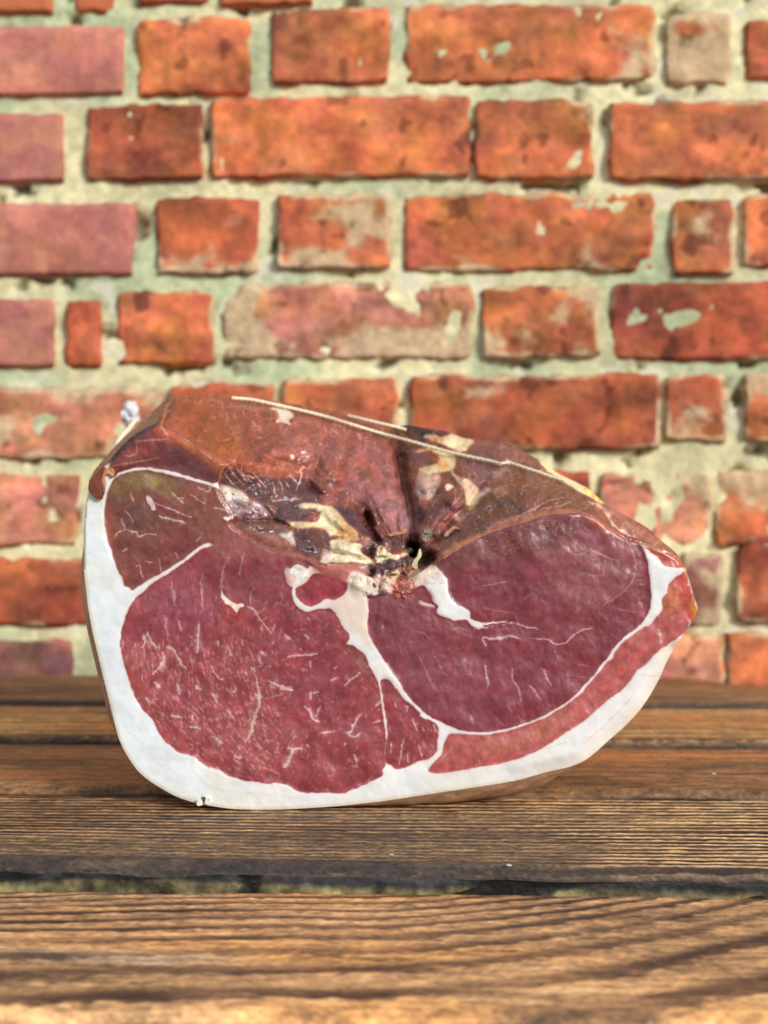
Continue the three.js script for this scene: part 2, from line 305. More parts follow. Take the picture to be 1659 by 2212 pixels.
    const m = 1.0 + 0.42 * fib + 0.30 * fine + 0.36 * blot + 0.30 * dash;
    o[0] = r * m; o[1] = g * m; o[2] = b * m;
    o[3] = 0.55 - 0.28 * late + 0.3 * fib + 0.16 * fine + 0.12 * dash;
  };
  const sawn = (k, x, d, o) => {                                  // front face: d metres below the top edge
    const t = fbm(x * 60, d * 120, 120 + k, 4), f = fbm(x * 260, d * 260, 130 + k, 3), moss = sstep(0.0, 0.003, d - (k === 2 ? -0.001 : 0.0012) - 0.0035 * fbm(x * 40, k, 140, 3) - 0.002 * t);
    const cut = sstep(0.12, 0.3, vn(x * 46 + d * 60 + 0.9 * t, k * 3, 150) - 0.12 - (k === 2 ? -0.1 : 0.06));
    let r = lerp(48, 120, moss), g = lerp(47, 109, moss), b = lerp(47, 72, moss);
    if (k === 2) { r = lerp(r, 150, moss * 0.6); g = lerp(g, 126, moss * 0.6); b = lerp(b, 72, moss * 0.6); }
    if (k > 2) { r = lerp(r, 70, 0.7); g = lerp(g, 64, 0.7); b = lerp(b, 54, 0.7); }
    const m = (1 + 0.75 * t + 0.6 * f) * (1 - 0.72 * cut); o[0] = r * m; o[1] = g * m; o[2] = b * m; o[3] = 0.6 + 0.4 * t + 0.4 * f - 0.4 * cut; o[4] = cut;
  };
  for (const P of planks) {
    const k = P.kind, wide = P.front - P.back, topLen = wide, arc = topLen + THICK, TW = k < 2 ? 2048 : 1024, TH = k < 2 ? 768 : 512, px = new Uint8Array(TW * TH * 4), hb = new Float32Array(TW * TH), o = [0, 0, 0, 0, 0];
    for (let y = 0; y < TH; y++) for (let x = 0; x < TW; x++) {
      const a = (y + 0.5) / TH * arc, X = ((x + 0.5) / TW - 0.5) * 2 * P.half, i = y * TW + x;
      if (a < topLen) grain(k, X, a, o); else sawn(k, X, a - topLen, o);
      for (let e = 0; e < 3; e++) px[i * 4 + e] = clamp(o[e], 0, 255); px[i * 4 + 3] = 255; hb[i] = o[3];
    }
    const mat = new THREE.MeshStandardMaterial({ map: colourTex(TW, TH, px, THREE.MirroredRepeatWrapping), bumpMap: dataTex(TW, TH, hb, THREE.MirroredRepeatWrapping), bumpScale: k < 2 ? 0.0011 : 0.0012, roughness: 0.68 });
    const nx = k < 2 ? 420 : 260, pos = [], uv = [], idx = [];
    // profile: up the back, over the top, round the front edge and down the sawn front, along the underside
    const prof = [];
    prof.push([0, -THICK, 0]); prof.push([0, -RAD, 0]); for (let i = 1; i < 5; i++) { const t = i / 5 * Math.PI / 2; prof.push([RAD * (1 - Math.cos(t)), -RAD + RAD * Math.sin(t), 0.001 * i]); }
    const nt = 46; for (let i = 0; i <= nt; i++) { const w = RAD + (wide - 2 * RAD) * i / nt; prof.push([w, 0, w]); }
    for (let i = 1; i < 6; i++) { const t = i / 5 * Math.PI / 2; prof.push([wide - RAD + RAD * Math.sin(t), -RAD + RAD * Math.cos(t), wide - RAD + RAD * i / 5]); }
    for (let i = 1; i <= 8; i++) { const d = RAD + (THICK - RAD) * i / 8; prof.push([wide, -d, wide + d - RAD]); }
    prof.push([0, -THICK, arc]);
    const lo = -LEN, hi = k === 4 ? 0.335 : LEN;
    prof.forEach(([w, y, a], j) => {
      for (let i = 0; i <= nx; i++) {
        let x = lo + (hi - lo) * (i / nx), Y = y, Wd = w; const top = y > -RAD - 1e-6;
        if (Math.abs(x) < P.half) { if (top) { grain(k, x, clamp(a, 0.0005, wide), o); Y += (0.55 * o[3] - 0.5) * 0.0012 - 0.0002; } else if (w > wide - 1e-6) { sawn(k, x, Math.max(0, a - wide), o); Wd -= 0.0014 * o[4] + 0.0012 * fbm(x * 60, a * 90, 5, 3); } }
        if (top) Y += 0.0005 * fbm(x * 6, w * 30, 160 + k, 3);
        if (w > wide - RAD && top) { Y -= 0.0016 * Math.max(0, fbm(x * 24, k, 170, 3) + 0.1) * (k === 1 ? 1.5 : 1); Wd += 0.0016 * fbm(x * 9, k * 7, 180, 3); }
        if (w < RAD && top) Wd += 0.0014 * fbm(x * 8, k * 7, 190, 3);
        if (k === 1) Wd += w > wide / 2 ? 0.028 * x * (w / wide) : 0;
        if (k === 4 && w < wide * 0.8) { const near = Math.max(0, x - 0.22); Wd += Math.min(0.05, near * 0.5) * (1 - w / (wide * 0.8)); Y -= Math.min(0.012, near * 0.06) * (1 - w / (wide * 0.8)); }
        pos.push(x, Y, P.back + Wd); uv.push((x / P.half + 1) / 2, a / arc);
        if (i && j) { const n = nx + 1, q = j * n + i; idx.push(q - n - 1, q, q - n, q - n - 1, q - 1, q); }
      }
    });
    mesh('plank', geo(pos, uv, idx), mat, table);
  }
  const under = new THREE.MeshStandardMaterial({ color: new THREE.Color().setRGB(0.12, 0.075, 0.045), roughness: 0.9 });
  for (const x of [-0.5, 0.5]) { const g = new THREE.BoxGeometry(0.07, 0.05, 0.62); g.translate(x, -THICK - 0.0275, -0.1); mesh('bearer', g, under, table); for (const z of [-0.36, 0.16]) { const l = new THREE.BoxGeometry(0.06, 0.63, 0.06); l.translate(x, -THICK - 0.0525 - 0.325, z); mesh('leg', l, under, table); } }
}
// ------------------------------------------------------------------ the ham
{
  const ham = thing('cured_ham', 'boned half of cured ham, cut face with white fat rim, standing on the planks', 'ham');
  // outlines measured in the photograph's grid: cut face and fat edge below, dried top above
  const lowEdge = curve([...D(194, 1034, 191, 1060, 186, 1085, 181, 1150, 182, 1230, 189, 1300, 199, 1360, 213, 1420, 228, 1482, 243, 1542, 256, 1592, 270, 1624, 297, 1664, 328, 1690, 380, 1720, 430, 1736, 500, 1747, 575, 1749, 640, 1747),
    ...D(730, 1741, 829, 1730, 969, 1709, 1109, 1687, 1179, 1668, 1228, 1657, 1262, 1643, 1290, 1622, 1314, 1600, 1350, 1568, 1382, 1534, 1404, 1502, 1424, 1466, 1440, 1430, 1455, 1402, 1478, 1368, 1500, 1334, 1507, 1314, 1498, 1285, 1490, 1258, 1482, 1228)], false, 3);
  const rim = curve([...D(194, 1034, 215, 1018, 233, 1001, 261, 966, 297, 935, 340, 916), ...R1(700, 370, 830, 440, 940, 500, 1020, 560, 1092, 606, 1052, 650), ...D(471, 1043, 484, 1080, 505, 1112, 501, 1132, 522, 1149, 581, 1182, 641, 1194, 700, 1217, 743, 1221, 784, 1242, 830, 1254, 880, 1254, 925, 1224, 960, 1192),
    ...D(1000, 1170, 1042, 1155, 1072, 1143, 1117, 1131, 1167, 1116, 1206, 1107, 1251, 1105, 1280, 1113, 1319, 1140, 1352, 1160, 1393, 1172, 1430, 1186, 1459, 1200, 1482, 1228)], false, 3);
  const sky_line = curve([...D(194, 1034, 204, 1016, 224, 992, 250, 962, 290, 922, 330, 888, 362, 860, 376, 853, 420, 854, 500, 858, 600, 867, 700, 884, 800, 904, 850, 921, 880, 919, 930, 926, 962, 930, 1000, 946, 1042, 951, 1102, 960, 1141, 981),
    ...D(1164, 993, 1206, 1023, 1268, 1054, 1304, 1086, 1328, 1101, 1394, 1137, 1429, 1168, 1462, 1196, 1482, 1228)], false, 3);
  const outline = [...sky_line.slice(0, -1), ...lowEdge.slice().reverse().slice(0, -1)];
  const outlineC = outline.filter((_, i) => i % 4 === 0);
  const topRegion = [...rim, ...sky_line.slice().reverse()];
  const X0 = 150, Y0 = 830, GW = 1390, GH = 950, K = 1.5;          // painting grid: K texels to a unit
  const PW = Math.round(GW * K), PH = Math.round(GH * K);

  // ---- height field: metres behind the plane of the cut
  const S = 3, HW = Math.ceil(GW / S) + 1, HH = Math.ceil(GH / S) + 1, Z = new Float32Array(HW * HH), isTop = new Uint8Array(HW * HH);
  const backAt = (x) => { const p = [[190, 3], [235, 12], [300, 30], [376, 46], [500, 78], [700, 98], [870, 100], [1000, 92], [1130, 76], [1206, 62], [1300, 42], [1400, 24], [1460, 9], [1490, 3]]; for (let i = 1; i < p.length; i++) if (x <= p[i][0]) { const t = clamp((x - p[i - 1][0]) / (p[i][0] - p[i - 1][0])); return lerp(p[i - 1][1], p[i][1], t) / 1000; } return 0.003; };
  const folds = [                                                  // [line, depth in mm, half width in units]
    [D(852, 925, 858, 960, 866, 1010, 876, 1060, 886, 1110, 892, 1160, 894, 1200), 11, 11], [D(852, 925, 866, 1010, 886, 1110, 893, 1195), 4.5, 30], [D(855, 920, 900, 945, 960, 975), 8, 16],
    [T3(815, 300, 845, 380, 900, 500, 930, 560, 905, 640, 885, 700), 9.5, 6], [T3(700, 170, 790, 280, 850, 420), 4, 12], [T3(1100, 715, 1190, 680, 1250, 620), 13, 7], [T3(880, 960, 905, 950), 9, 5],
    [T1(480, 830, 600, 835, 880, 830, 1000, 845, 1090, 890, 1200, 940), 4, 4], [T1(800, 650, 880, 760, 960, 790), 3, 6], [T1(1330, 280, 1430, 400, 1540, 540), 3, 8], [T1(560, 880, 760, 990, 1000, 1010), 2, 10],
    [T2(1180, 640, 1060, 800, 960, 960, 800, 1080, 640, 1260), 7, 9], [T2(480, 960, 600, 840, 640, 780), 2.5, 8], [T2(430, 1000, 430, 1200), 5, 8], [D(1099, 1000, 1160, 1020, 1206, 1040), 2, 9],
    [D(893, 1190, 905, 1205, 930, 1208), 14, 14], [T3(470, 520, 520, 520, 680, 545), 3, 5], [D(900, 1165, 960, 1160), 4, 12], [D(1056, 1345, 1085, 1343, 1110, 1341), 2, 2], [R5(720, 120, 700, 240, 690, 300), 0.35, 4], [R5(760, 260, 765, 380), 0.3, 4],
    [D(690, 985, 750, 1000), -10, 72], [D(800, 1040, 850, 1120), -5, 28], [D(600, 925, 720, 950), -4, 50], [D(960, 1085, 990, 1060), -7, 32], [D(985, 985, 1005, 1040), -6, 16], [T2(480, 640, 500, 840), -4, 20], [D(1060, 1080, 1180, 1065), -6, 34],
    [T3(420, 230, 520, 340, 650, 470), -4, 13], [T3(520, 600, 680, 620, 820, 700), -4, 14], [T3(930, 640, 1010, 690, 1200, 640), -5, 8], [T3(960, 790, 1180, 730), -4, 9], [T3(240, 480, 350, 580), -3, 20], [T3(1180, 560, 1220, 300, 1150, 120), -3, 22], [T3(1330, 460, 1400, 480), -3, 10],
    [T1(330, 480, 480, 560, 640, 680), -2.5, 14], [T1(560, 900, 900, 920), -2.5, 14], [T3(930, 920, 1030, 980), -3, 9], [T3(1310, 620, 1265, 780), -4, 5], [T3(670, 940, 800, 980), -2.5, 14], [T1(1420, 330, 1640, 460), -3, 10], [T2(680, 1140, 900, 950), -3, 8],
    [D(233, 1001, 261, 966, 300, 930, 345, 905), -1.5, 6],
  ].map(([l, d, w]) => ({ l: curve(l, false, 4), d: d / 1000, w, box: [Math.min(...l.map((p) => p[0])) - 3 * w, Math.min(...l.map((p) => p[1])) - 3 * w, Math.max(...l.map((p) => p[0])) + 3 * w, Math.max(...l.map((p) => p[1])) + 3 * w] }));
  const rightLow = curve(D(1070, 1694, 1179, 1668, 1259, 1646, 1309, 1604, 1380, 1538, 1419, 1478, 1452, 1404), false, 4);
  for (let j = 0; j < HH; j++) for (let i = 0; i < HW; i++) {
    const x = X0 + i * S, y = Y0 + j * S, k = j * HW + i; let z = 0;
    const nearTop = y < 1300 && nearest(rim, x, y)[0] < 60 || y < 1270;
    const inTop = y < 1290 && inside(topRegion, x, y), above = !inTop && y < 1230 && !inside(outline, x, y);
    if (inTop || above) {
      const dr = nearest(rim, x, y)[0], ds = inTop ? nearest(sky_line, x, y)[0] : 0, t = dr / (dr + ds + 1e-6), full = backAt(x);
      isTop[k] = 1; z += 0.0012 + 0.0012 * fbm(x / 150, y / 150, 23, 3) + 0.00025 * fbm(x / 22, y / 22, 24, 3); z += full * (0.75 * t + 0.25 * t * t * t);
      const notch = sstep(1250, 940, x) * sstep(430, 500, x); z += 0.0035 * notch * sstep(0, 9, dr) * sstep(960, 1010, y);
      { const ax = x - 878, ay = (y - 1215) * 1.25, ra = Math.hypot(ax, ay), an = Math.atan2(ay, ax); const wr = fr(an * 7 + 0.4 * fbm(x / 60, y / 60, 31, 2), ra / 70, 32, 3), rg = 1 - Math.abs(fbm(an * 12 + 0.6 * fbm(x / 40, y / 40, 34, 2), ra / 120, 33, 2)) * 2.6; z -= sstep(0, 26, dr) * (0.0026 * wr + 0.0012 * rg * sstep(260, 60, ra)); }
      z += 0.0016 * sstep(0, 30, dr) * fbm(x / 34, y / 24, 21, 4) + 0.0007 * sstep(0, 10, dr) * fbm(x / 8, y / 7, 22, 3);
    } else {
      const de = nearest(lowEdge, x, y)[0];
      z += 0.00035 * sstep(6, 0, de) ** 2 + 0.0022 * sstep(30, 0, nearest(rightLow, x, y)[0]) * sstep(1040, 1180, x);
      z += 0.0012 * fbm(x / 150, y / 150, 23, 3) + 0.00025 * fbm(x / 22, y / 22, 24, 3);
      if (nearTop) z += 0.0012 * sstep(9, 0, nearest(rim, x, y)[0]);
    }
    for (const f of folds) if (x > f.box[0] && x < f.box[2] && y > f.box[1] && y < f.box[3]) { const q = nearest(f.l, x, y), tp = f.d > 0.0075 ? 1 : Math.pow(Math.sin(Math.PI * lerp(0.06, 0.94, q[3])), 0.8), d = (q[0] + 0.35 * f.w * fbm(x / (f.w + 4), y / (f.w + 4), 27, 3)) / (f.w * (0.4 + 0.6 * tp)); if (d < 3) z += f.d * tp * Math.exp(-d * d); }
    Z[k] = z;
  }
  const sunk = document.createElement('canvas'); sunk.width = HW; sunk.height = HH;
  const depth = (x, y) => { const a = clamp((x - X0) / S, 0, HW - 1.001), b = clamp((y - Y0) / S, 0, HH - 1.001), i = Math.floor(a), j = Math.floor(b), u = a - i, v = b - j, k = j * HW + i; return lerp(lerp(Z[k], Z[k + 1], u), lerp(Z[k + HW], Z[k + HW + 1], u), v); };

  // ---- muscles of the cut face
  const muscles = {
    top_muscle: [...R1(215, 870, 235, 800, 265, 725, 325, 680, 420, 655, 520, 652, 620, 668, 720, 690, 820, 718, 900, 742, 990, 770, 1040, 790, 1066, 850, 1104, 920, 1140, 975, 1062, 992, 1120, 1030, 1145, 1052, 1100, 1110, 1040, 1180, 1010, 1196),
      ...R1(980, 1180, 950, 1178, 880, 1212, 800, 1280, 700, 1345, 600, 1405, 500, 1460, 410, 1520, 385, 1500, 345, 1480, 340, 1430, 310, 1395, 282, 1320, 265, 1250, 237, 1180, 215, 1080, 205, 1000, 208, 930)],
    strip_muscle: [...R1(262, 705, 240, 620, 300, 525, 380, 440, 450, 375, 560, 320, 640, 320, 700, 370, 830, 440, 940, 500, 1020, 560, 1092, 606, 1056, 655, 1036, 735, 990, 742, 900, 718, 820, 694, 720, 664, 620, 644, 520, 629, 420, 634, 320, 660)],
    large_muscle: [...R4(590, 0, 480, 65, 430, 105, 390, 170, 360, 245, 335, 330, 323, 420, 330, 490, 345, 560, 370, 650, 392, 720, 412, 775, 440, 840, 490, 918, 548, 975, 576, 1020, 600, 1075, 640, 1132, 700, 1182, 760, 1228, 840, 1246, 900, 1288, 960, 1325),
      ...R4(1040, 1345, 1080, 1375, 1180, 1415, 1280, 1432, 1390, 1446, 1480, 1444, 1560, 1472), ...R5(120, 1495, 200, 1512, 330, 1516, 470, 1516, 560, 1482, 640, 1442, 700, 1420, 745, 1385, 752, 1345, 770, 1310, 762, 1220, 772, 1130, 768, 1050, 754, 960, 744, 880, 732, 800, 716, 720, 686, 660, 648, 580, 628, 530, 588, 484, 540, 452, 486, 435),
      ...R5(512, 400, 500, 360, 452, 292, 420, 232, 382, 187, 340, 182, 270, 187, 210, 204, 168, 192, 128, 160, 100, 120, 88, 60, 96, 0), ...R2(180, 1500, 150, 1475, 130, 1400, 152, 1372, 230, 1330, 300, 1365, 290, 1300, 160, 1250, 60, 1220), ...R1(1382, 1215, 1250, 1160, 1190, 1100, 1148, 1066, 1100, 1112, 1050, 1180, 1015, 1208, 980, 1200, 900, 1232, 800, 1312, 700, 1382, 600, 1440, 510, 1510, 430, 1590)],
    right_muscle: [...R5(640, 90, 652, 200, 642, 300, 658, 380, 692, 440, 742, 520, 792, 600, 852, 680, 902, 760, 962, 840, 1002, 880, 1042, 926, 1120, 974, 1200, 1014, 1300, 1056, 1400, 1072, 1500, 1076), ...R6(40, 1076, 105, 1066, 180, 1048, 280, 1018, 370, 988, 450, 952, 530, 908, 600, 867, 670, 807, 740, 728, 800, 668, 850, 598, 900, 543, 950, 468, 1010, 398, 1090, 338, 1150, 288, 1198, 220, 1220, 150, 1224, 80, 1215, 0),
      ...R3(1205, 1180, 1190, 1100, 1160, 1025, 1110, 972, 1050, 935, 1000, 925, 930, 876, 850, 826, 760, 782, 700, 772, 600, 782, 500, 788, 400, 808, 300, 848, 200, 873, 100, 908, 0, 943), ...R2(1450, 1190, 1350, 1252, 1262, 1310, 1235, 1345), ...R5(1170, -100, 1222, -30, 1232, 60, 1262, 120, 1302, 150, 1382, 190, 1392, 250, 1470, 278, 1560, 292, 1500, 308, 1430, 322, 1390, 298, 1350, 262, 1280, 270, 1230, 252, 1160, 226, 1140, 196, 1152, 166, 1115, 130, 1090, 70, 1040, 12, 960, 50, 900, 80, 780, 70, 700, 82)],
    wedge_muscle: R5(732, 708, 762, 690, 802, 702, 852, 762, 902, 832, 962, 882, 1024, 938, 1022, 962, 1100, 994, 1148, 1022, 1158, 1080, 1148, 1160, 1138, 1220, 1088, 1268, 1000, 1290, 930, 1328, 850, 1342, 800, 1312, 766, 1288, 772, 1200, 785, 1100, 780, 1000, 766, 920, 752, 820),
    outer_muscle: [...R5(1222, 1102, 1242, 1086, 1350, 1090, 1500, 1096), ...R6(40, 1096, 182, 1068, 300, 1032, 450, 974, 540, 922, 620, 872, 705, 806, 800, 694, 832, 660, 915, 560, 942, 540, 972, 480, 1040, 410, 1100, 362, 1160, 322, 1212, 300, 1260, 242, 1290, 212, 1310, 170, 1302, 120, 1312, 90, 1340, 70, 1340, 40, 1352, 0),
      ...R3(1372, 1270, 1402, 1240, 1442, 1220, 1480, 1192, 1502, 1290, 1532, 1380, 1558, 1480, 1542, 1548), ...R6(1500, 292, 1480, 342, 1400, 400, 1300, 470, 1240, 520, 1200, 570, 1120, 630, 1060, 720, 980, 790, 900, 850, 800, 940, 700, 1020, 600, 1080, 500, 1150, 400, 1210, 280, 1260, 150, 1300, 0, 1325), ...R5(1350, 1345, 1200, 1370, 1100, 1370, 1080, 1350, 1130, 1290, 1180, 1240, 1192, 1180)],
    small_muscle: R2(340, 1402, 430, 1405, 520, 1432, 590, 1470, 588, 1500, 566, 1545, 500, 1590, 440, 1580, 400, 1600, 330, 1638, 280, 1628, 222, 1570, 212, 1510, 262, 1480, 300, 1450),
    corner_muscle: R3(1128, 978, 1180, 1000, 1250, 1048, 1330, 1058, 1400, 1078, 1450, 1128, 1468, 1166, 1380, 1170, 1310, 1150, 1260, 1108, 1200, 1058, 1160, 1022),
  };
  const shapes = {}; let sn = 0;
  for (const [n, p] of Object.entries(muscles)) shapes[n] = jag(curve(p, true, 2.5), n === 'large_muscle' ? 1.5 : 1.1, 1 / 9, 500 + 9 * sn++);

  {
    const c = sunk.getContext('2d'); c.setTransform(1 / S, 0, 0, 1 / S, -X0 / S, -Y0 / S);
    const lay = (blur, grow) => { c.save(); c.setTransform(1, 0, 0, 1, 0, 0); c.fillStyle = 'black'; c.fillRect(0, 0, HW, HH); c.restore(); for (const p of Object.values(shapes)) { c.save(); c.filter = `blur(${blur}px)`; c.fillStyle = 'white'; c.beginPath(); p.forEach(([x, y], i) => i ? c.lineTo(x, y) : c.moveTo(x, y)); c.closePath(); c.fill(); c.restore(); } return c.getImageData(0, 0, HW, HH).data; };
    const near1 = lay(1.3), wide1 = lay(6);
    for (let k = 0; k < HW * HH; k++) { const x = X0 + (k % HW) * S, y = Y0 + Math.floor(k / HW) * S, a = near1[k * 4] / 255, b = wide1[k * 4] / 255; if (!isTop[k]) Z[k] += 0.0010 * a - 0.0009 * a * b + a * (0.0013 * fr(x / 60, y / 60, 28, 2) + 0.00026 * fr(x / 12, y / 18, 29, 3)); }
  }
  // ---- what the surfaces are made of, with some sheen and sky tint, painted flat
  const make = () => { const c = document.createElement('canvas'); c.width = PW; c.height = PH; const x = c.getContext('2d'); x.setTransform(K, 0, 0, K, -X0 * K, -Y0 * K); x.lineCap = x.lineJoin = 'round'; return [c, x]; };
  const [cv, g] = make(), [kv, kg] = make();                       // colour; kind of tissue (r: fat, g: crust, b: wet)
  const trace = (c, p) => { c.beginPath(); p.forEach(([x, y], i) => i ? c.lineTo(x, y) : c.moveTo(x, y)); c.closePath(); };
  const fill = (p, col, soft = 0, alpha = 1, kind) => {
    for (const [c, f] of [[g, col], [kg, kind]]) { if (!f) continue; c.save(); c.globalAlpha = alpha; if (soft) c.filter = `blur(${soft * K}px)`; c.fillStyle = f; trace(c, p); c.fill(); c.restore(); }
  };
  const FAT = 'rgb(255,0,0)', MEAT = 'rgb(0,0,0)', CRUST = 'rgb(0,255,0)', WET = 'rgb(0,160,255)';
  let seed = 900;
  const blob = (p, col, soft = 1, alpha = 1, kind) => { seed += 13; fill(jag(curve(p, true, 2.5), 1.7, 1 / 8, seed), col, soft, alpha, kind); };
  const vein = (p, w, col, alpha = 0.85, kind) => { alpha *= 0.86; if (w > 2) w *= 0.86;                 // a tapering, knotty line; w in units
    seed += 13; const q = jag(curve(p, false, 2), w > 2 ? 1.5 : 1, 1 / 7, seed), n = q.length, L = [], Rr = [];
    for (let i = 0; i < n; i++) {
      const a = q[Math.max(0, i - 1)], b = q[Math.min(n - 1, i + 1)], dx = b[0] - a[0], dy = b[1] - a[1], m = Math.hypot(dx, dy) + 1e-6, t = i / (n - 1);
      const h = 0.5 * w * Math.pow(Math.sin(Math.PI * lerp(0.06, 0.94, t)), 0.6) * (0.4 + 2.4 * Math.abs(fbm(q[i][0] / 7, q[i][1] / 7, seed, 2)));
      L.push([q[i][0] - dy / m * h, q[i][1] + dx / m * h]); Rr.push([q[i][0] + dy / m * h, q[i][1] - dx / m * h]);
    }
    const core = [...L, ...Rr.slice().reverse()];
    if (w > 1.4) { const wide = (k, side) => [...L.map(([x, y], i) => [x + (x - Rr[i][0]) * k * side[0], y + (y - Rr[i][1]) * k * side[0]]), ...Rr.map(([x, y], i) => [x + (x - L[i][0]) * k * side[1], y + (y - L[i][1]) * k * side[1]]).reverse()]; const s = hash(seed, 1, 1) < 0.5 ? [1, 0.25] : [0.25, 1]; fill(wide(2.2, s), col, 0, alpha * 0.13); fill(wide(1.2, s), col, 0, alpha * 0.18); fill(wide(0.35, s), col, 0, alpha * 0.3); }
    fill(core, col, 0, alpha, kind);
  };
  const V = (Zf, w, col, al, ...lines) => { for (const l of lines) vein(Zf(...l), w, col, al); };
  const fatWhite = srgb(230, 230, 228);
  g.fillStyle = fatWhite; g.fillRect(X0, Y0, GW, GH); kg.fillStyle = FAT; kg.fillRect(X0, Y0, GW, GH);
  // fat: creamy near the cavity, cool cast of the sky painted in at the left, yellower to the right tip
  blob(D(150, 1050, 250, 1060, 300, 1400, 400, 1640, 480, 1760, 300, 1760, 150, 1500), srgb(224, 231, 232), 22, 0.8);
  blob(D(1230, 1640, 1330, 1540, 1440, 1390, 1500, 1390, 1480, 1560, 1300, 1680), srgb(237, 230, 222), 14, 0.8);
  blob(D(680, 1225, 900, 1200, 960, 1230, 900, 1270, 800, 1300, 812, 1400, 770, 1370, 690, 1290), srgb(226, 206, 190), 8);
  // muscles
  const meat = { top_muscle: [120, 64, 52], strip_muscle: [108, 46, 42], large_muscle: [146, 62, 67], right_muscle: [127, 51, 59], wedge_muscle: [142, 60, 65], outer_muscle: [176, 86, 84], small_muscle: [146, 48, 58], corner_muscle: [178, 66, 50] };
  { g.save(); g.filter = `blur(${4 * K}px)`; g.strokeStyle = 'rgba(228,212,180,0.45)'; g.lineWidth = 14; g.beginPath(); lowEdge.filter(([x, y]) => y > 1090).forEach(([x, y], i) => i ? g.lineTo(x, y) : g.moveTo(x, y)); g.stroke(); g.restore(); }
  for (const p of Object.values(shapes)) fill(p, 'rgba(224,186,182,0.42)', 6, 1);
  for (const [n, p] of Object.entries(shapes)) { fill(p, 'rgba(206,150,146,0.55)', 2.2, 1); fill(p, srgb(...meat[n]), 0.8, 1, MEAT); }
  const tint = (p, col, soft, a) => blob(p, col, soft, a);
  g.save(); g.strokeStyle = srgb(168, 108, 80); g.lineWidth = 17; for (const p of [rim.filter(([x]) => x > 940 && x < 1425)]) { g.beginPath(); p.forEach(([x, y], i) => i ? g.lineTo(x, y + 3) : g.moveTo(x, y + 3)); g.stroke(); } g.strokeStyle = srgb(126, 66, 58); g.lineWidth = 22; { const p = rim.filter(([x, y]) => x > 500 && x < 700 && y > 1125); g.beginPath(); p.forEach(([x, y], i) => i ? g.lineTo(x, y + 6) : g.moveTo(x, y + 6)); g.stroke(); } g.restore();
  for (const n of ['right_muscle', 'large_muscle']) fill(shapes[n], srgb(...meat[n]), 0.8, 1, MEAT);
  // muscle tints
  g.save(); trace(g, shapes.top_muscle); g.clip();
  tint(R1(250, 720, 420, 660, 640, 680, 800, 760, 700, 860, 500, 800, 330, 850, 240, 860), srgb(128, 104, 58), 10, 0.75);
  tint(R1(520, 690, 580, 690, 590, 760, 540, 760), srgb(146, 138, 62), 5, 0.7);
  tint(R1(300, 900, 480, 850, 620, 1000, 560, 1100, 380, 1060), srgb(104, 66, 58), 12, 0.6);
  tint(R1(760, 760, 1000, 800, 1100, 960, 1000, 1080, 820, 1000), srgb(134, 70, 48), 10, 0.6);
  tint(R1(205, 980, 260, 960, 300, 1250, 400, 1480, 340, 1480, 230, 1200), srgb(160, 82, 62), 6, 0.55);
  tint(R1(560, 1160, 900, 1110, 880, 1210, 600, 1400, 420, 1480, 420, 1300), srgb(126, 56, 58), 9, 0.6);
  g.restore(); g.save(); trace(g, shapes.strip_muscle); g.clip();
  tint(R1(560, 300, 700, 360, 940, 490, 1090, 590, 1050, 680, 900, 560, 700, 440, 560, 360), srgb(172, 88, 30), 5, 0.9);
  tint(R1(560, 330, 680, 360, 760, 440, 600, 420), srgb(170, 62, 30), 6, 0.8);
  tint(R1(700, 500, 900, 560, 1020, 640, 1030, 730, 800, 680, 600, 600), srgb(92, 40, 44), 7, 0.7);
  tint(R1(240, 600, 420, 470, 560, 440, 520, 540, 300, 640), srgb(140, 58, 46), 6, 0.7);
  g.restore(); g.save(); trace(g, shapes.large_muscle); g.clip();
  tint(R4(340, 450, 420, 400, 560, 900, 760, 1180, 1000, 1320, 1000, 1400, 700, 1260, 400, 800), srgb(172, 84, 78), 12, 0.6);
  tint(R1(1000, 1200, 1400, 1240, 1659, 1400, 1600, 1659, 1100, 1640, 900, 1500), srgb(128, 54, 60), 14, 0.75);
  tint(R5(0, 0, 90, 40, 380, 220, 480, 420, 300, 520, 0, 480), srgb(136, 54, 62), 12, 0.7);
  tint(R4(1060, 150, 1240, 180, 1200, 290, 1080, 300), srgb(158, 58, 52), 7, 0.7);
  tint(R5(480, 440, 620, 500, 690, 680, 640, 700, 560, 560), srgb(128, 72, 58), 6, 0.7);
  tint(R4(900, 1000, 1600, 1000, 1500, 1400, 1000, 1300), srgb(160, 78, 78), 14, 0.5);
  g.restore(); g.save(); trace(g, shapes.right_muscle); g.clip();
  tint([...R3(700, 770, 850, 825, 1000, 925, 1100, 1060, 980, 960, 800, 850)], srgb(176, 92, 34), 4, 0.85);
  tint([...R3(0, 930, 400, 800, 640, 780, 720, 860, 500, 1060, 0, 1160), ...R2(1500, 1300, 1300, 1420, 1260, 1360)], srgb(112, 58, 54), 6, 0.75);
  tint(R3(450, 1100, 800, 1040, 1080, 1100, 1080, 1280, 900, 1400, 500, 1380), srgb(134, 72, 74), 12, 0.65);
  tint(R5(660, 90, 1000, 60, 1100, 300, 1000, 700, 800, 560), srgb(118, 52, 60), 12, 0.6);
  tint([...R5(1300, 420, 1659, 420), ...R6(600, 420, 700, 700, 300, 960, 0, 1040)], srgb(134, 56, 68), 14, 0.6);
  tint(R5(705, 90, 735, 90, 720, 240, 700, 340, 690, 300), srgb(104, 36, 42), 2.5, 0.6); tint(R5(940, 180, 975, 200, 990, 300, 965, 290), srgb(108, 38, 46), 3, 0.5); tint(R5(755, 240, 775, 260, 780, 400, 760, 420), srgb(106, 38, 46), 3, 0.45);
  g.restore(); g.save(); trace(g, shapes.outer_muscle); g.clip();
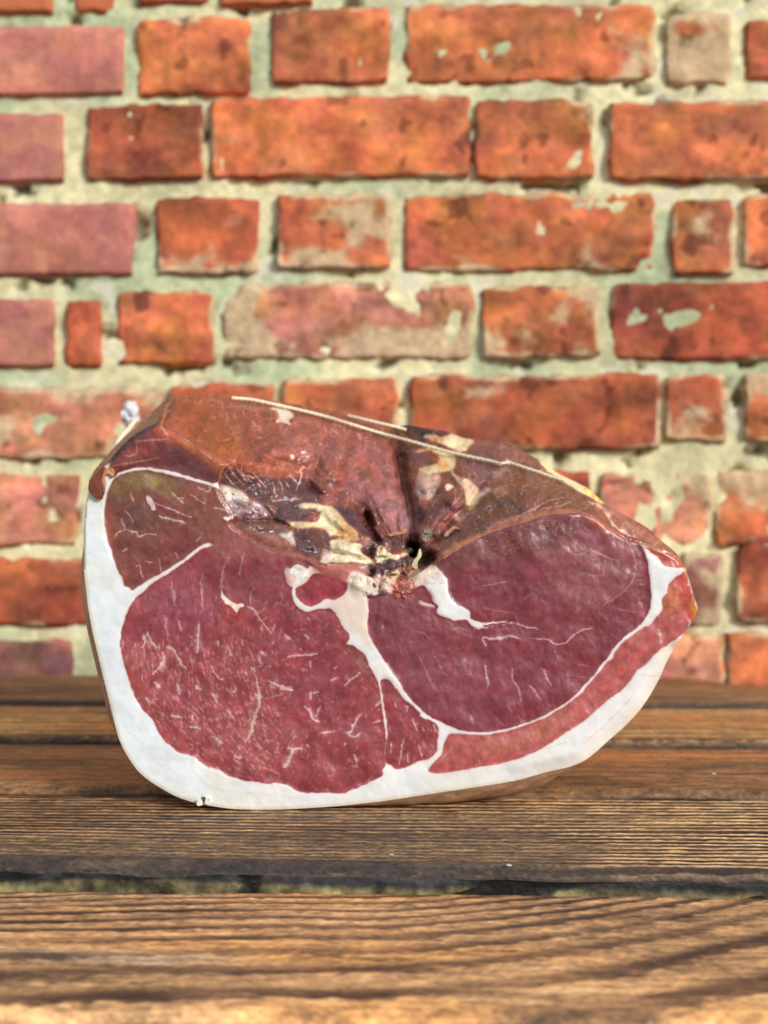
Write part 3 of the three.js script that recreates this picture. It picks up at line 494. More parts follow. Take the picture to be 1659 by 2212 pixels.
  tint([...R5(1500, 1120, 1659, 1130), ...R6(500, 960, 620, 920, 560, 1060, 200, 1220, 0, 1240)], srgb(182, 112, 88), 9, 0.6);
  tint(R6(900, 620, 1150, 420, 1200, 500, 1000, 720, 860, 780), srgb(188, 92, 88), 8, 0.6);
  tint(R3(1340, 1330, 1400, 1290, 1450, 1450, 1330, 1520, 1300, 1460), srgb(190, 104, 60), 5, 0.85);
  tint(R3(1400, 1240, 1500, 1200, 1600, 1500, 1520, 1600, 1450, 1420), srgb(184, 62, 44), 5, 0.85);
  tint(R3(1510, 1400, 1580, 1440, 1580, 1540, 1520, 1530), srgb(206, 128, 36), 3.5, 0.9);  // yellow-orange fat bit, its backlit glow painted in
  g.restore();
  tint(R3(1360, 1060, 1440, 1080, 1480, 1150, 1490, 1240, 1440, 1130), srgb(200, 120, 40), 3, 0.85);
  g.save(); trace(g, shapes.right_muscle); g.clip();
  tint(R5(700, 420, 900, 380, 1300, 620, 1500, 900, 1400, 1040, 1100, 900, 850, 660), srgb(138, 70, 84), 16, 0.55); tint(R3(0, 1180, 260, 1120, 460, 1280, 300, 1420, 60, 1400), srgb(118, 46, 60), 14, 0.6); tint(R6(100, 560, 500, 560, 420, 860, 140, 880), srgb(124, 48, 62), 14, 0.5); blob(R3(1000, 935, 1088, 1060, 1108, 1190, 1030, 1335, 860, 1455, 600, 1420, 470, 1250, 560, 1000, 760, 890), srgb(142, 74, 76), 4, 0.55); g.restore();  // central mauve patch is the sheen on this lean, painted in
  g.save(); trace(g, shapes.large_muscle); g.clip(); tint(R4(600, 60, 900, 20, 1000, 300, 700, 420, 460, 320), srgb(138, 64, 78), 16, 0.6); tint(R5(0, 560, 300, 520, 560, 760, 420, 1000, 100, 900), srgb(136, 56, 66), 16, 0.6); g.restore();  // upper mauve patch paints in the sheen of the large lean
  // the lean's darker, crumbled upper border below the cavity
  blob(T1(100, 1160, 250, 970, 440, 900, 700, 1000, 880, 1080, 1200, 1220, 1450, 1290, 1480, 1380, 1300, 1410, 1150, 1330, 900, 1310, 640, 1300, 400, 1330, 180, 1360), srgb(138, 72, 64), 4, 0.85);
  const rd = rng(77);
  { const zone = T1(100, 1160, 250, 960, 440, 890, 700, 990, 880, 1060, 1200, 1200, 1450, 1280, 1480, 1390, 1300, 1420, 1150, 1340, 900, 1330, 500, 1330, 180, 1420); for (let i = 0; i < 620; i++) { const x = 490 + rd() * 240, y = 1120 + rd() * 120; if (!inside(zone, x, y)) continue; const a = rd() * 6, l = 1 + rd() * 2.5; vein([[x, y], [x + l * Math.cos(a), y + l * Math.sin(a)]], 0.8 + rd(), rd() < 0.6 ? srgb(206, 150, 128) : srgb(78, 32, 32), 0.55); } }
  // marbling: fine flecks that follow the fibres
  const fleck = (shape, box, n, dir, len, wid, col, al) => { n = Math.round(n * 1.5); al *= 0.8; for (let i = 0; i < n; i++) { const x = lerp(box[0], box[2], rd()), y = lerp(box[1], box[3], rd()); if (!inside(shape, x, y)) continue; const a = dir(x, y) + (rd() - 0.5) * 0.5, l = len * (0.4 + rd() * 1.1), w = wid * (0.5 + rd()); vein([[x, y], [x + Math.cos(a) * l * 0.5 + (rd() - 0.5) * 2, y + Math.sin(a) * l * 0.5], [x + Math.cos(a) * l, y + Math.sin(a) * l]], w, col, al * (0.35 + 0.65 * rd())); if (rd() < 0.35 && w > 1) { const c2 = a + (rd() < 0.5 ? 0.9 : -0.9), m = 0.4 * l; vein([[x + Math.cos(a) * m, y + Math.sin(a) * m], [x + Math.cos(a) * m + Math.cos(c2) * l * 0.45, y + Math.sin(a) * m + Math.sin(c2) * l * 0.45]], w * 0.9, col, al * 0.7); } } };
  const dirL = (x, y) => lerp(1.55, 0.75, clamp((y - 1350) / 300)) - 0.3 * clamp((x - 600) / 250);
  fleck(shapes.large_muscle, [265, 1380, 600, 1690], 680, dirL, 12, 2.0, srgb(208, 160, 154), 0.75);
  fleck(shapes.large_muscle, [300, 1250, 620, 1420], 150, () => 1.55, 16, 1.5, srgb(196, 140, 140), 0.6);
  fleck(shapes.large_muscle, [540, 1290, 840, 1710], 300, (x, y) => rd() < 0.5 ? 0.7 : 2.3, 9, 1.9, srgb(208, 156, 150), 0.65);
  fleck(shapes.right_muscle, [820, 1330, 1330, 1580], 150, () => 1.05, 13, 1.0, srgb(176, 122, 128), 0.5);
  fleck(shapes.outer_muscle, [925, 1300, 1480, 1670], 190, () => 2.4 * rd(), 9, 1.3, srgb(214, 146, 130), 0.45);
  fleck(shapes.wedge_muscle, [830, 1560, 945, 1660], 50, () => 1.4, 12, 1.3, srgb(206, 150, 142), 0.6);
  fleck(shapes.top_muscle, [230, 1030, 480, 1270], 110, () => 1.2 + rd(), 8, 1.0, srgb(170, 116, 104), 0.5);
  const wf = srgb(214, 184, 180), pk = srgb(192, 142, 142);
  // named veins
  V(R1, 1.6, wf, 0.75, [400, 800, 405, 840, 420, 890], [350, 940, 400, 990, 420, 1035], [330, 1000, 350, 1060, 355, 1080], [720, 1240, 745, 1290], [870, 1170, 910, 1130], [600, 1290, 620, 1390], [460, 1330, 480, 1430], [330, 1240, 380, 1210], [500, 1310, 560, 1320], [830, 820, 900, 870, 940, 890], [880, 770, 930, 795]);
  V(R1, 2.3, wf, 0.85, [280, 1135, 310, 1095, 360, 1080, 400, 1095, 440, 1100, 460, 1130, 520, 1110, 580, 1115], [690, 810, 740, 850, 780, 890], [740, 850, 785, 850], [960, 765, 980, 780, 960, 808, 930, 800], [1000, 920, 1060, 930, 1120, 960], [430, 1345, 455, 1340]);
  blob(R1(530, 790, 620, 830, 700, 900, 790, 965, 770, 1000, 640, 960, 590, 920, 560, 870), srgb(120, 46, 50), 2, 0.8);
  blob(R1(508, 845, 530, 835, 562, 880, 578, 910, 582, 940, 545, 940, 545, 915, 520, 890), wf, 0.6); V(R1, 2.6, wf, 0.9, [560, 880, 640, 915, 720, 945, 790, 975, 840, 990]); V(R1, 4.2, wf, 0.95, [600, 985, 680, 1005, 760, 1020, 800, 1035]);
  V(R1, 3, srgb(196, 144, 134), 0.65, [430, 440, 445, 470, 435, 530, 400, 545, 350, 545], [440, 440, 560, 430, 690, 424]); V(R1, 3.2, srgb(206, 150, 138), 0.8, [610, 320, 650, 380, 672, 412]); V(R1, 1.6, srgb(190, 140, 100), 0.9, [220, 622, 350, 602, 480, 580, 600, 556]);
  V(R1, 2.4, pk, 0.8, [915, 1400, 905, 1500, 915, 1640], [690, 1430, 700, 1530, 720, 1640], [1080, 1310, 1060, 1400, 1055, 1500, 1060, 1560], [1225, 1240, 1200, 1330, 1190, 1420]);
  blob(R4(1050, 40, 1068, 75, 1120, 125, 1160, 140, 1210, 145, 1215, 165, 1180, 180, 1165, 205, 1140, 185, 1090, 140, 1060, 105), srgb(226, 206, 186), 0.6);
  V(R4, 3, pk, 0.85, [700, 30, 715, 90, 705, 140], [915, 0, 915, 100, 925, 200], [1270, 40, 1265, 150], [1420, 355, 1440, 290], [830, 370, 870, 430], [640, 220, 650, 290, 670, 420], [1520, 790, 1400, 830]);
  V(R4, 4.4, wf, 0.85, [1240, 155, 1290, 180, 1340, 260, 1390, 320, 1420, 355], [700, 470, 750, 550, 800, 620], [1200, 400, 1210, 445], [1330, 490, 1390, 518], [1150, 730, 1160, 770, 1130, 788], [980, 790, 1030, 865], [500, 820, 550, 870], [1090, 910, 1150, 980], [980, 600, 1030, 680, 1075, 692], [1100, 440, 1130, 525], [1030, 410, 1038, 455]);
  V(R4, 5.8, wf, 0.85, [745, 260, 762, 345], [895, 290, 890, 360, 880, 450, 885, 500], [520, 340, 535, 400, 585, 465], [490, 360, 500, 430, 468, 465], [650, 455, 708, 472], [620, 490, 640, 560, 590, 620, 555, 655], [1270, 605, 1305, 635], [1390, 690, 1440, 725, 1510, 750, 1575, 772], [870, 740, 905, 775], [730, 710, 750, 805], [690, 960, 780, 970], [820, 1030, 910, 1052], [980, 1100, 1065, 1155], [560, 710, 615, 755], [835, 950, 850, 995], [1540, 1180, 1570, 1200, 1645, 1190], [1570, 1200, 1545, 1270, 1505, 1335], [1150, 1248, 1210, 1262]);
  V(R4, 7, srgb(216, 190, 170), 0.85, [1310, 690, 1330, 800, 1330, 880, 1300, 950, 1285, 1020, 1260, 1110, 1225, 1145], [1300, 800, 1360, 822]);
  V(R5, 4, wf, 0.85, [60, 530, 150, 515, 275, 510], [180, 370, 215, 388, 200, 412], [220, 560, 230, 612], [390, 612, 422, 598], [380, 702, 415, 678], [470, 740, 530, 690, 595, 640], [45, 370, 82, 402], [220, 788, 292, 790], [230, 790, 225, 842], [260, 970, 302, 888], [310, 1080, 405, 1070], [680, 1010, 742, 988], [700, 890, 742, 848], [80, 1200, 155, 1190], [200, 1160, 222, 1192], [470, 1182, 492, 1148], [0, 760, 60, 766, 104, 770]);
  V(R5, 6, wf, 0.9, [185, 888, 220, 920, 240, 970, 295, 1004], [600, 938, 560, 990, 520, 1070, 486, 1082], [500, 1088, 540, 1110, 595, 1078], [100, 1205, 70, 1290, 36, 1334], [540, 1235, 562, 1295]);
  V(R5, 2.6, wf, 0.8, [900, 880, 930, 890, 925, 930], [840, 860, 850, 900], [905, 1110, 890, 1190, 870, 1310], [820, 1150, 810, 1230], [1110, 1020, 1150, 1080], [1040, 1040, 1060, 1072], [940, 1300, 930, 1230], [1010, 1170, 1040, 1270]); V(R5, 5, wf, 0.85, [965, 970, 980, 1020, 1005, 1066]);
  V(R5, 2, pk, 0.5, [1110, 470, 1120, 520, 1150, 570, 1190, 640, 1222, 672], [990, 340, 1050, 360, 1095, 402], [870, 140, 920, 182], [1150, 500, 1250, 550], [1240, 340, 1300, 320, 1385, 342], [1320, 540, 1400, 592], [1000, 500, 1070, 640, 1120, 760], [860, 420, 900, 520]); V(R5, 4, wf, 0.8, [1495, 588, 1505, 660, 1522, 720, 1505, 752], [1010, 122, 1060, 145, 1120, 160]);
  V(R6, 3.6, wf, 0.62, [20, 588, 30, 660, 40, 745], [430, 605, 470, 680, 502, 742], [1270, 328, 1290, 340]); V(R6, 3.2, wf, 0.55, [215, 605, 225, 700, 260, 760, 282, 855], [330, 730, 390, 790, 422, 842]);
  V(R6, 1.7, pk, 0.5, [440, 610, 490, 640], [640, 660, 750, 682], [720, 330, 830, 472], [160, 830, 215, 940], [80, 960, 175, 1040], [250, 950, 300, 1000], [0, 170, 100, 190, 232, 215], [90, 190, 80, 232], [232, 215, 300, 372], [940, 165, 1020, 190, 1105, 200], [620, 660, 640, 720], [520, 480, 560, 560], [690, 580, 780, 600]);
  V(R6, 4.5, wf, 0.85, [1285, 330, 1290, 380, 1302, 432]); V(R6, 3, pk, 0.5, [1130, 430, 1120, 470], [820, 770, 810, 830]); V(R5, 3, pk, 0.7, [1250, 1180, 1225, 1225, 1160, 1290], [1450, 1270, 1460, 1315], [1390, 1330, 1465, 1300]);
  // slit and the pale lines about it
  V(R5, 3.6, srgb(226, 206, 196), 0.9, [1440, 288, 1560, 285, 1659, 262], [1410, 330, 1520, 315]); V(R6, 2.6, srgb(222, 196, 188), 0.9, [0, 285, 100, 280, 230, 282], [230, 285, 330, 318, 410, 326]);
  V(R5, 2.6, srgb(88, 22, 26), 1, [1545, 298, 1600, 296, 1659, 284]); V(R6, 2.8, srgb(88, 22, 26), 1, [0, 299, 100, 294, 200, 282]);
  V(R5, 4, wf, 0.9, [1480, 392, 1560, 398, 1659, 395], [1470, 395, 1490, 425, 1500, 445]); V(R6, 4, wf, 0.9, [0, 396, 130, 390, 200, 380, 272, 400]); V(R6, 3, wf, 0.85, [340, 395, 400, 402, 480, 402, 540, 440, 600, 430, 660, 376, 720, 335, 805, 318]);
  V(R3, 3, srgb(196, 148, 142), 0.6, [950, 880, 1010, 930, 1050, 990, 1090, 1060, 1110, 1120, 1110, 1200, 1080, 1280, 1030, 1340, 960, 1390, 860, 1460]); V(R3, 3, srgb(190, 140, 138), 0.55, [560, 980, 640, 1060, 700, 1080, 780, 1045, 850, 1070, 920, 1100, 1000, 1122]); V(R3, 4, srgb(196, 152, 150), 0.5, [780, 1030, 840, 1070, 930, 1102]);
  V(R3, 1.8, srgb(184, 136, 134), 0.7, [885, 1110, 890, 1160, 870, 1200, 900, 1245], [720, 1210, 800, 1230, 880, 1228], [970, 1120, 1000, 1180], [640, 1100, 680, 1150], [460, 1210, 490, 1270], [300, 1400, 380, 1350], [0, 1305, 100, 1290, 190, 1270]);
  // seam between muscles keeps its soft pink edge; thin skin line in the fat
  V(R4, 1.2, srgb(190, 180, 172), 0.5, [960, 1470, 1150, 1510, 1400, 1530, 1640, 1560], [440, 980, 470, 1060, 520, 1140]); V(R6, 1.5, srgb(196, 176, 166), 0.5, [480, 1190, 560, 1160, 620, 1150], [720, 1170, 900, 1020, 1100, 800], [1140, 655, 1260, 672, 1300, 660]);
  // bite out of the fat at the bottom edge
  blob(D(436, 1722, 446, 1724, 444, 1733, 436, 1734), srgb(104, 80, 58), 0.6);

  // ---- dried top
  g.save(); trace(g, topRegion); g.clip(); kg.save(); trace(kg, topRegion); kg.clip();
  const C = (p, r, gg, b, soft = 1, a = 1, kind = CRUST) => blob(p, srgb(r, gg, b), soft, a, kind);
  kg.fillStyle = CRUST; kg.fillRect(X0, Y0, GW, 600); g.fillStyle = srgb(150, 80, 60); g.fillRect(X0, Y0, GW, 600);
  C(R1(560, 100, 1000, 100, 1200, 400, 1100, 600, 900, 500, 700, 370, 600, 330), 168, 82, 46, 16, 0.9); C(R1(900, 430, 1150, 420, 1200, 560, 1000, 580), 172, 98, 40, 10, 0.85); C(R1(1000, 100, 1659, 170, 1659, 400, 1100, 330), 152, 76, 62, 14, 0.8);
  C(R2(0, 350, 300, 300, 800, 420, 940, 520, 700, 640, 500, 620, 200, 620), 164, 96, 78, 16, 0.85); C(R2(0, 560, 300, 580, 520, 640, 560, 720, 300, 680, 0, 640), 170, 92, 56, 8, 0.8); C(R2(560, 720, 780, 680, 900, 560, 1000, 800, 1060, 1000, 1040, 1160, 880, 1080, 760, 930, 640, 860), 166, 104, 94, 12, 0.9);
  C(R2(720, 900, 850, 1060, 900, 1180, 1000, 1220, 860, 1120, 760, 1010), 140, 70, 58, 6, 0.8); C(R2(560, 560, 760, 560, 700, 660, 560, 700), 172, 100, 74, 10, 0.7);
  C(T2(830, 400, 1200, 430, 1659, 560, 1659, 1000, 1300, 1300, 700, 1480, 600, 1400, 760, 1250, 1000, 900), 118, 72, 56, 8); C(R3(0, 270, 150, 260, 560, 520, 900, 720, 1300, 980, 1100, 940, 700, 770, 300, 830, 0, 930), 124, 76, 58, 8); C(R3(0, 260, 200, 260, 400, 380, 300, 420, 100, 360), 140, 86, 80, 8, 0.9); C(R3(0, 560, 200, 600, 260, 780, 80, 860, 0, 860), 112, 70, 44, 12, 0.8);
  C(R3(300, 500, 700, 620, 760, 760, 400, 700), 134, 84, 66, 12, 0.8); C(R3(760, 680, 1000, 760, 1400, 1080, 1200, 990, 940, 860), 190, 136, 112, 8, 0.85);
  C(R3(100, 840, 420, 760, 640, 740, 730, 770, 560, 800, 400, 815, 250, 860, 0, 950), 182, 122, 90, 2.4, 0.9); C([...T2(1659, 1080, 1400, 1180, 1100, 1290, 860, 1390, 640, 1520, 600, 1500, 800, 1370, 1100, 1260, 1400, 1150)], 186, 124, 92, 2, 0.9);
  C(T2(830, 400, 1200, 430, 1400, 480, 1300, 620, 1060, 760, 980, 680, 900, 560), 128, 86, 84, 6); C(T2(1000, 260, 1400, 300, 1659, 430, 1659, 560, 1300, 480, 960, 400), 142, 92, 86, 6);
  // right piece beside the cleft
  C(T2(640, 640, 760, 600, 800, 660, 880, 760, 930, 860, 900, 950, 760, 1050, 650, 1190, 600, 1250, 480, 1180, 430, 1030, 480, 960, 600, 850), 132, 70, 54, 2.5); C(T2(600, 1060, 760, 960, 920, 900, 900, 960, 760, 1060, 640, 1200, 590, 1240), 158, 96, 90, 3, 0.9); C(T2(200, 370, 560, 380, 620, 480, 560, 530, 420, 560, 400, 620, 330, 830, 290, 850, 240, 650), 128, 62, 34, 4); C(T2(360, 400, 560, 400, 600, 490, 420, 540), 150, 84, 72, 5, 0.8);
  C(T2(270, 850, 350, 870, 410, 940, 420, 1200, 380, 1240, 350, 1150, 310, 960), 112, 60, 42, 3); C(T2(300, 560, 370, 620, 330, 860, 290, 850), 150, 84, 34, 3, 0.8);
  C(T2(420, 590, 520, 640, 640, 640, 640, 760, 600, 840, 540, 910, 450, 900, 350, 860, 370, 750), 188, 164, 140, 2.5, 0.95);
  C(T2(130, 110, 200, 100, 480, 105, 550, 140, 720, 170, 720, 225, 500, 245, 480, 335, 300, 370, 190, 350, 160, 220), 96, 50, 40, 3);
  C(T2(470, 220, 560, 195, 640, 230, 740, 205, 870, 170, 1010, 270, 960, 330, 930, 370, 850, 380, 700, 320, 560, 265), 236, 216, 170, 1.6, 1, FAT); C(T2(500, 215, 560, 215, 700, 250, 690, 280, 580, 262), 206, 146, 74, 2, 0.9);
  C(T2(280, 350, 380, 372, 590, 315, 600, 350, 420, 390), 222, 196, 150, 2, 1, FAT);
  C([...T2(560, 370, 700, 360, 800, 400, 812, 520, 792, 600, 860, 660, 980, 700, 1050, 780, 1062, 860, 1000, 960, 930, 970, 920, 850, 870, 740, 780, 640, 760, 590, 600, 620, 520, 632, 430, 590), ...T2(420, 565, 560, 532, 620, 500, 640, 440)], 222, 200, 152, 1.8, 1, FAT); C(T2(620, 470, 720, 500, 740, 570, 640, 580), 206, 150, 70, 5, 0.8); C(T2(860, 680, 980, 720, 1040, 800, 990, 860, 920, 800), 214, 168, 140, 5, 0.7);
  C(T2(960, 960, 1040, 860, 1140, 770, 1200, 800, 1040, 920), 196, 196, 186, 2.5, 0.85); C(T2(800, 1080, 920, 1020, 900, 1120, 840, 1150), 204, 190, 172, 2, 0.85); C(T2(1200, 800, 1340, 760, 1400, 820, 1300, 870), 166, 146, 128, 5, 0.8); C(T2(1230, 620, 1400, 520, 1340, 620, 1260, 700), 186, 166, 140, 4, 0.7); C(T2(700, 750, 740, 740, 800, 770, 760, 800, 710, 800), 238, 226, 204, 0.8, 1, FAT);
  C(R2(800, 800, 900, 780, 1010, 900, 1050, 1040, 1000, 1130, 900, 1060), 176, 122, 118, 10, 0.8); C(R2(960, 900, 1030, 960, 1060, 1080, 1020, 1140, 980, 1040), 186, 150, 152, 6, 0.7); C(R2(380, 380, 700, 420, 880, 520, 760, 560, 460, 500), 150, 84, 80, 16, 0.7);  // highlight and bluish sheen at the left lobe tip, painted as colour
  // left chunk
  C(T1(205, 270, 260, 165, 400, 160, 640, 215, 900, 275, 1230, 260, 1330, 290, 1420, 380, 1500, 480, 1560, 590, 1520, 700, 1320, 720, 1000, 770, 880, 780, 800, 660, 700, 600, 580, 490, 450, 420, 330, 380, 220, 370), 104, 62, 58, 3); C(T1(260, 60, 500, 50, 900, 140, 1260, 200, 1280, 260, 900, 280, 500, 180, 300, 110), 168, 86, 56, 3, 0.85); C(T1(330, 40, 600, 70, 1000, 130, 1260, 190, 1200, 200, 800, 140, 400, 80), 196, 124, 88, 3, 0.6);
  C(T1(800, 440, 1000, 400, 1250, 500, 1500, 560, 1500, 700, 1250, 720, 900, 600), 120, 84, 68, 6, 0.9);
  C(T1(215, 370, 300, 380, 420, 410, 520, 460, 600, 550, 700, 590, 790, 640, 850, 720, 880, 780, 740, 800, 590, 830, 480, 810, 400, 750, 330, 650, 270, 530), 150, 132, 128, 1.4, 1, WET); C(T1(215, 370, 300, 380, 420, 410, 520, 460, 600, 550, 560, 570, 420, 550, 320, 580, 260, 500), 226, 214, 196, 2.5, 0.95, FAT); C(T1(480, 760, 700, 700, 860, 750, 870, 790, 600, 830), 100, 64, 62, 4, 0.8); C(T1(600, 580, 700, 600, 800, 650, 840, 720, 700, 660), 176, 164, 164, 4, 0.8);
  for (let i = 0; i < 70; i++) { const q = T1(260 + 560 * rd(), 430 + 360 * rd())[0]; if (inside(T1(225, 380, 420, 410, 600, 550, 790, 640, 880, 780, 590, 830, 400, 750, 270, 530), q[0], q[1])) vein([q, [q[0] + 3 + 5 * rd(), q[1] + 2 + 2 * rd()]], 1 + 2 * rd(), rd() < 0.75 ? srgb(236, 232, 226) : srgb(74, 44, 46), 0.75); }
  C(T1(740, 590, 900, 620, 960, 780, 880, 775, 820, 660), 142, 98, 60, 2.5, 0.9); C(T1(640, 830, 1320, 740, 1330, 830, 1100, 890, 980, 850, 800, 830), 88, 52, 48, 3, 0.9);
  C(T1(420, 870, 560, 842, 880, 832, 1000, 850, 1060, 890, 1180, 940, 1100, 990, 1000, 1012, 860, 1010, 700, 990, 560, 960), 132, 92, 76, 2);
  C(T1(1000, 1010, 1100, 990, 1140, 950, 1180, 1000, 1210, 1090, 1220, 1160, 1150, 1150, 1090, 1090, 1020, 1050), 208, 208, 194, 2, 0.95, WET); C(T1(700, 990, 900, 1010, 1000, 1030, 1040, 1080, 960, 1100, 820, 1050), 190, 146, 118, 3, 0.7); C(T1(1000, 1080, 1120, 1100, 1200, 1160, 1100, 1180, 1000, 1140), 168, 120, 74, 4, 0.7);
  C(T3(140, 480, 200, 430, 330, 432, 440, 470, 492, 530, 470, 620, 400, 690, 330, 700, 230, 670, 160, 600), 112, 68, 58, 2); C(T3(160, 600, 260, 600, 320, 660, 240, 670, 180, 650), 96, 84, 110, 3, 0.6, WET); C(T3(80, 620, 330, 690, 430, 700, 370, 760, 260, 740, 120, 680), 122, 84, 58, 3, 0.9);
  C(T3(490, 210, 640, 240, 760, 300, 850, 430, 870, 560, 880, 660, 800, 690, 780, 620, 850, 540, 760, 460, 620, 360, 560, 280), 92, 52, 56, 2, 1, WET); C(T3(760, 560, 850, 500, 870, 600, 800, 640), 160, 112, 104, 4, 0.8);
  C(T3(180, 200, 260, 190, 400, 210, 480, 222, 560, 290, 620, 370, 720, 460, 742, 540, 650, 550, 540, 520, 470, 500, 420, 440, 340, 420, 150, 422, 100, 400, 120, 372, 350, 372, 390, 280, 370, 250, 200, 240), 224, 210, 166, 1.6, 1, FAT); C(T3(560, 420, 640, 400, 740, 500, 720, 545, 620, 545, 540, 510), 188, 138, 66, 4, 0.85); C(T3(480, 220, 560, 300, 640, 400, 600, 420, 520, 300), 186, 150, 88, 4, 0.6); C(T3(100, 380, 200, 380, 320, 410, 150, 425), 190, 176, 116, 3, 0.7);
  C(T3(828, 330, 872, 420, 925, 520, 962, 540, 985, 580, 930, 592, 902, 660, 880, 705, 862, 640, 892, 560, 860, 450), 104, 58, 46, 2.2); C(T3(700, 180, 800, 290, 860, 430, 850, 450, 740, 330), 112, 62, 52, 4, 0.7);
  C(T3(470, 560, 490, 540, 560, 530, 650, 560, 740, 570, 792, 610, 760, 640, 800, 680, 880, 730, 892, 770, 780, 752, 620, 745, 480, 752, 390, 782, 370, 762, 420, 690, 480, 650), 234, 222, 182, 1.4, 1, FAT); C(T3(400, 660, 470, 600, 490, 660, 440, 740, 390, 770), 190, 184, 176, 3, 0.7); C(T3(765, 600, 820, 620, 840, 670, 790, 650), 120, 60, 52, 2, 0.9);
  C(T3(1230, 110, 1330, 150, 1300, 400, 1330, 540, 1420, 600, 1440, 680, 1400, 750, 1330, 770, 1290, 700, 1240, 640, 1262, 480), 104, 66, 46, 3, 0.95); C(T3(1320, 430, 1380, 410, 1430, 470, 1400, 540, 1330, 530), 138, 138, 112, 3, 0.9, WET);
  C(T3(960, 530, 1060, 500, 1240, 480, 1260, 570, 1180, 610, 1060, 650, 1000, 620), 122, 84, 74, 4, 0.9, WET);
  C(T3(900, 690, 930, 592, 970, 588, 1010, 640, 1060, 680, 1140, 660, 1220, 600, 1252, 580, 1240, 622, 1180, 672, 1080, 712, 980, 732, 910, 752, 888, 722), 224, 214, 172, 1.2, 1, FAT); C(T3(925, 600, 960, 590, 970, 620, 940, 640), 214, 166, 96, 1.5, 0.9);
  C(T3(1090, 715, 1180, 675, 1250, 612, 1264, 650, 1220, 695, 1130, 728), 96, 58, 44, 1.5); C(T3(1010, 490, 1130, 470, 1175, 440, 1160, 475, 1050, 490), 214, 156, 104, 0.8);
  g.restore(); kg.restore();
  // about the lower lip of the cavity
  C(T3(300, 790, 480, 770, 620, 760, 780, 770, 840, 800, 760, 840, 680, 870, 640, 900, 600, 930, 520, 900, 400, 860), 168, 86, 78, 3, 0.9, MEAT); C(T3(650, 860, 720, 830, 800, 860, 870, 930, 862, 990, 820, 1040, 730, 1062, 650, 1050, 636, 960), 228, 212, 196, 2.5, 1, FAT); C(T3(700, 790, 840, 770, 860, 850, 760, 850), 150, 128, 112, 4, 0.7);
  C(T3(930, 742, 1010, 712, 1120, 712, 1232, 700, 1240, 742, 1150, 762, 1080, 802, 1020, 832, 960, 832, 930, 792), 92, 68, 64, 1.6, 1, WET); C(T3(1130, 740, 1240, 740, 1220, 840, 1140, 880), 134, 92, 56, 2.5, 0.9); C(T3(1240, 640, 1380, 660, 1440, 720, 1380, 800, 1290, 800, 1230, 780), 100, 70, 44, 4, 0.85);
  C(T3(1200, 850, 1300, 800, 1300, 880, 1240, 930, 1160, 930), 190, 156, 136, 4, 0.9, FAT); C(T3(850, 790, 910, 780, 930, 850, 870, 870), 110, 80, 74, 2.5, 0.9);
  C(T3(882, 872, 950, 852, 1030, 890, 1072, 940, 1060, 1000, 1000, 1012, 930, 992, 900, 942), 224, 190, 172, 1.4, 1, FAT); C(T3(930, 1010, 1000, 1000, 1040, 1050, 960, 1050), 176, 150, 164, 3, 0.7); C(T3(1070, 920, 1160, 900, 1252, 940, 1150, 1050, 1060, 1062), 186, 112, 88, 2, 0.95); C(T3(870, 930, 905, 940, 900, 975, 875, 970), 104, 58, 48, 1); C(T3(1030, 850, 1110, 820, 1120, 870, 1060, 912), 212, 190, 140, 1.2, 1, FAT); C(T3(1310, 622, 1322, 680, 1282, 740, 1278, 800, 1240, 782, 1252, 732, 1292, 690), 226, 216, 170, 0.9, 1, FAT); C(T3(970, 840, 1050, 830, 1030, 880), 100, 60, 50, 2, 0.9);
  C(T3(45, 830, 80, 800, 110, 840, 160, 880, 150, 930, 80, 950), 214, 180, 168, 1.2, 0.9, FAT); C(T3(1300, 1120, 1440, 1140, 1450, 1170, 1330, 1140), 220, 196, 184, 1.2, 0.9, FAT); C(T3(1090, 1010, 1230, 970, 1400, 1000, 1440, 1100, 1300, 1090, 1150, 1090), 138, 56, 54, 4, 0.6, MEAT);
  for (let i = 0; i < 150; i++) { const a = rd() * 6.3, q = T3(1070 + rd() * 190, 900 + rd() * 170)[0]; vein([q, [q[0] + 4 * Math.cos(a), q[1] + 3 * Math.sin(a)]], 1 + rd() * 1.6, [srgb(214, 158, 130), srgb(90, 40, 34), srgb(196, 124, 96)][i % 3], 0.8); }
  // dark side at the upper left, rim lines, white smear, strip of outer fat at the right
  C(R1(222, 612, 300, 482, 430, 322, 560, 210, 690, 116, 712, 140, 640, 292, 560, 342, 420, 425, 310, 540), 92, 52, 38, 2); C(R1(640, 200, 700, 116, 715, 150, 660, 290, 600, 320), 120, 60, 34, 2, 0.8);
  C(R3(400, 386, 560, 470, 700, 556, 830, 622, 900, 706, 860, 706, 740, 640, 600, 556, 470, 470), 240, 228, 178, 1.4, 1, FAT); C(R3(720, 580, 850, 630, 900, 700, 830, 690), 236, 204, 92, 3, 0.9);
  V(R3, 3.4, srgb(232, 214, 184), 0.95, [170, 390, 250, 425, 400, 480, 540, 528]); V(R3, 2.6, srgb(216, 190, 176), 0.8, [260, 800, 380, 745, 470, 690, 600, 660], [430, 740, 560, 720, 640, 690], [1040, 830, 1100, 930, 1110, 960]); V(R3, 6, srgb(226, 200, 176), 0.8, [760, 690, 860, 740, 950, 860], [920, 830, 1000, 900, 1110, 950]);
  C(R1(1395, 205, 1450, 190, 1520, 200, 1580, 250, 1545, 290, 1560, 320, 1490, 300, 1450, 300, 1480, 250, 1440, 215), 236, 216, 196, 0.8, 1, FAT); C(R1(1555, 540, 1580, 535, 1590, 560, 1570, 565), 232, 210, 170, 0.6, 1, FAT);
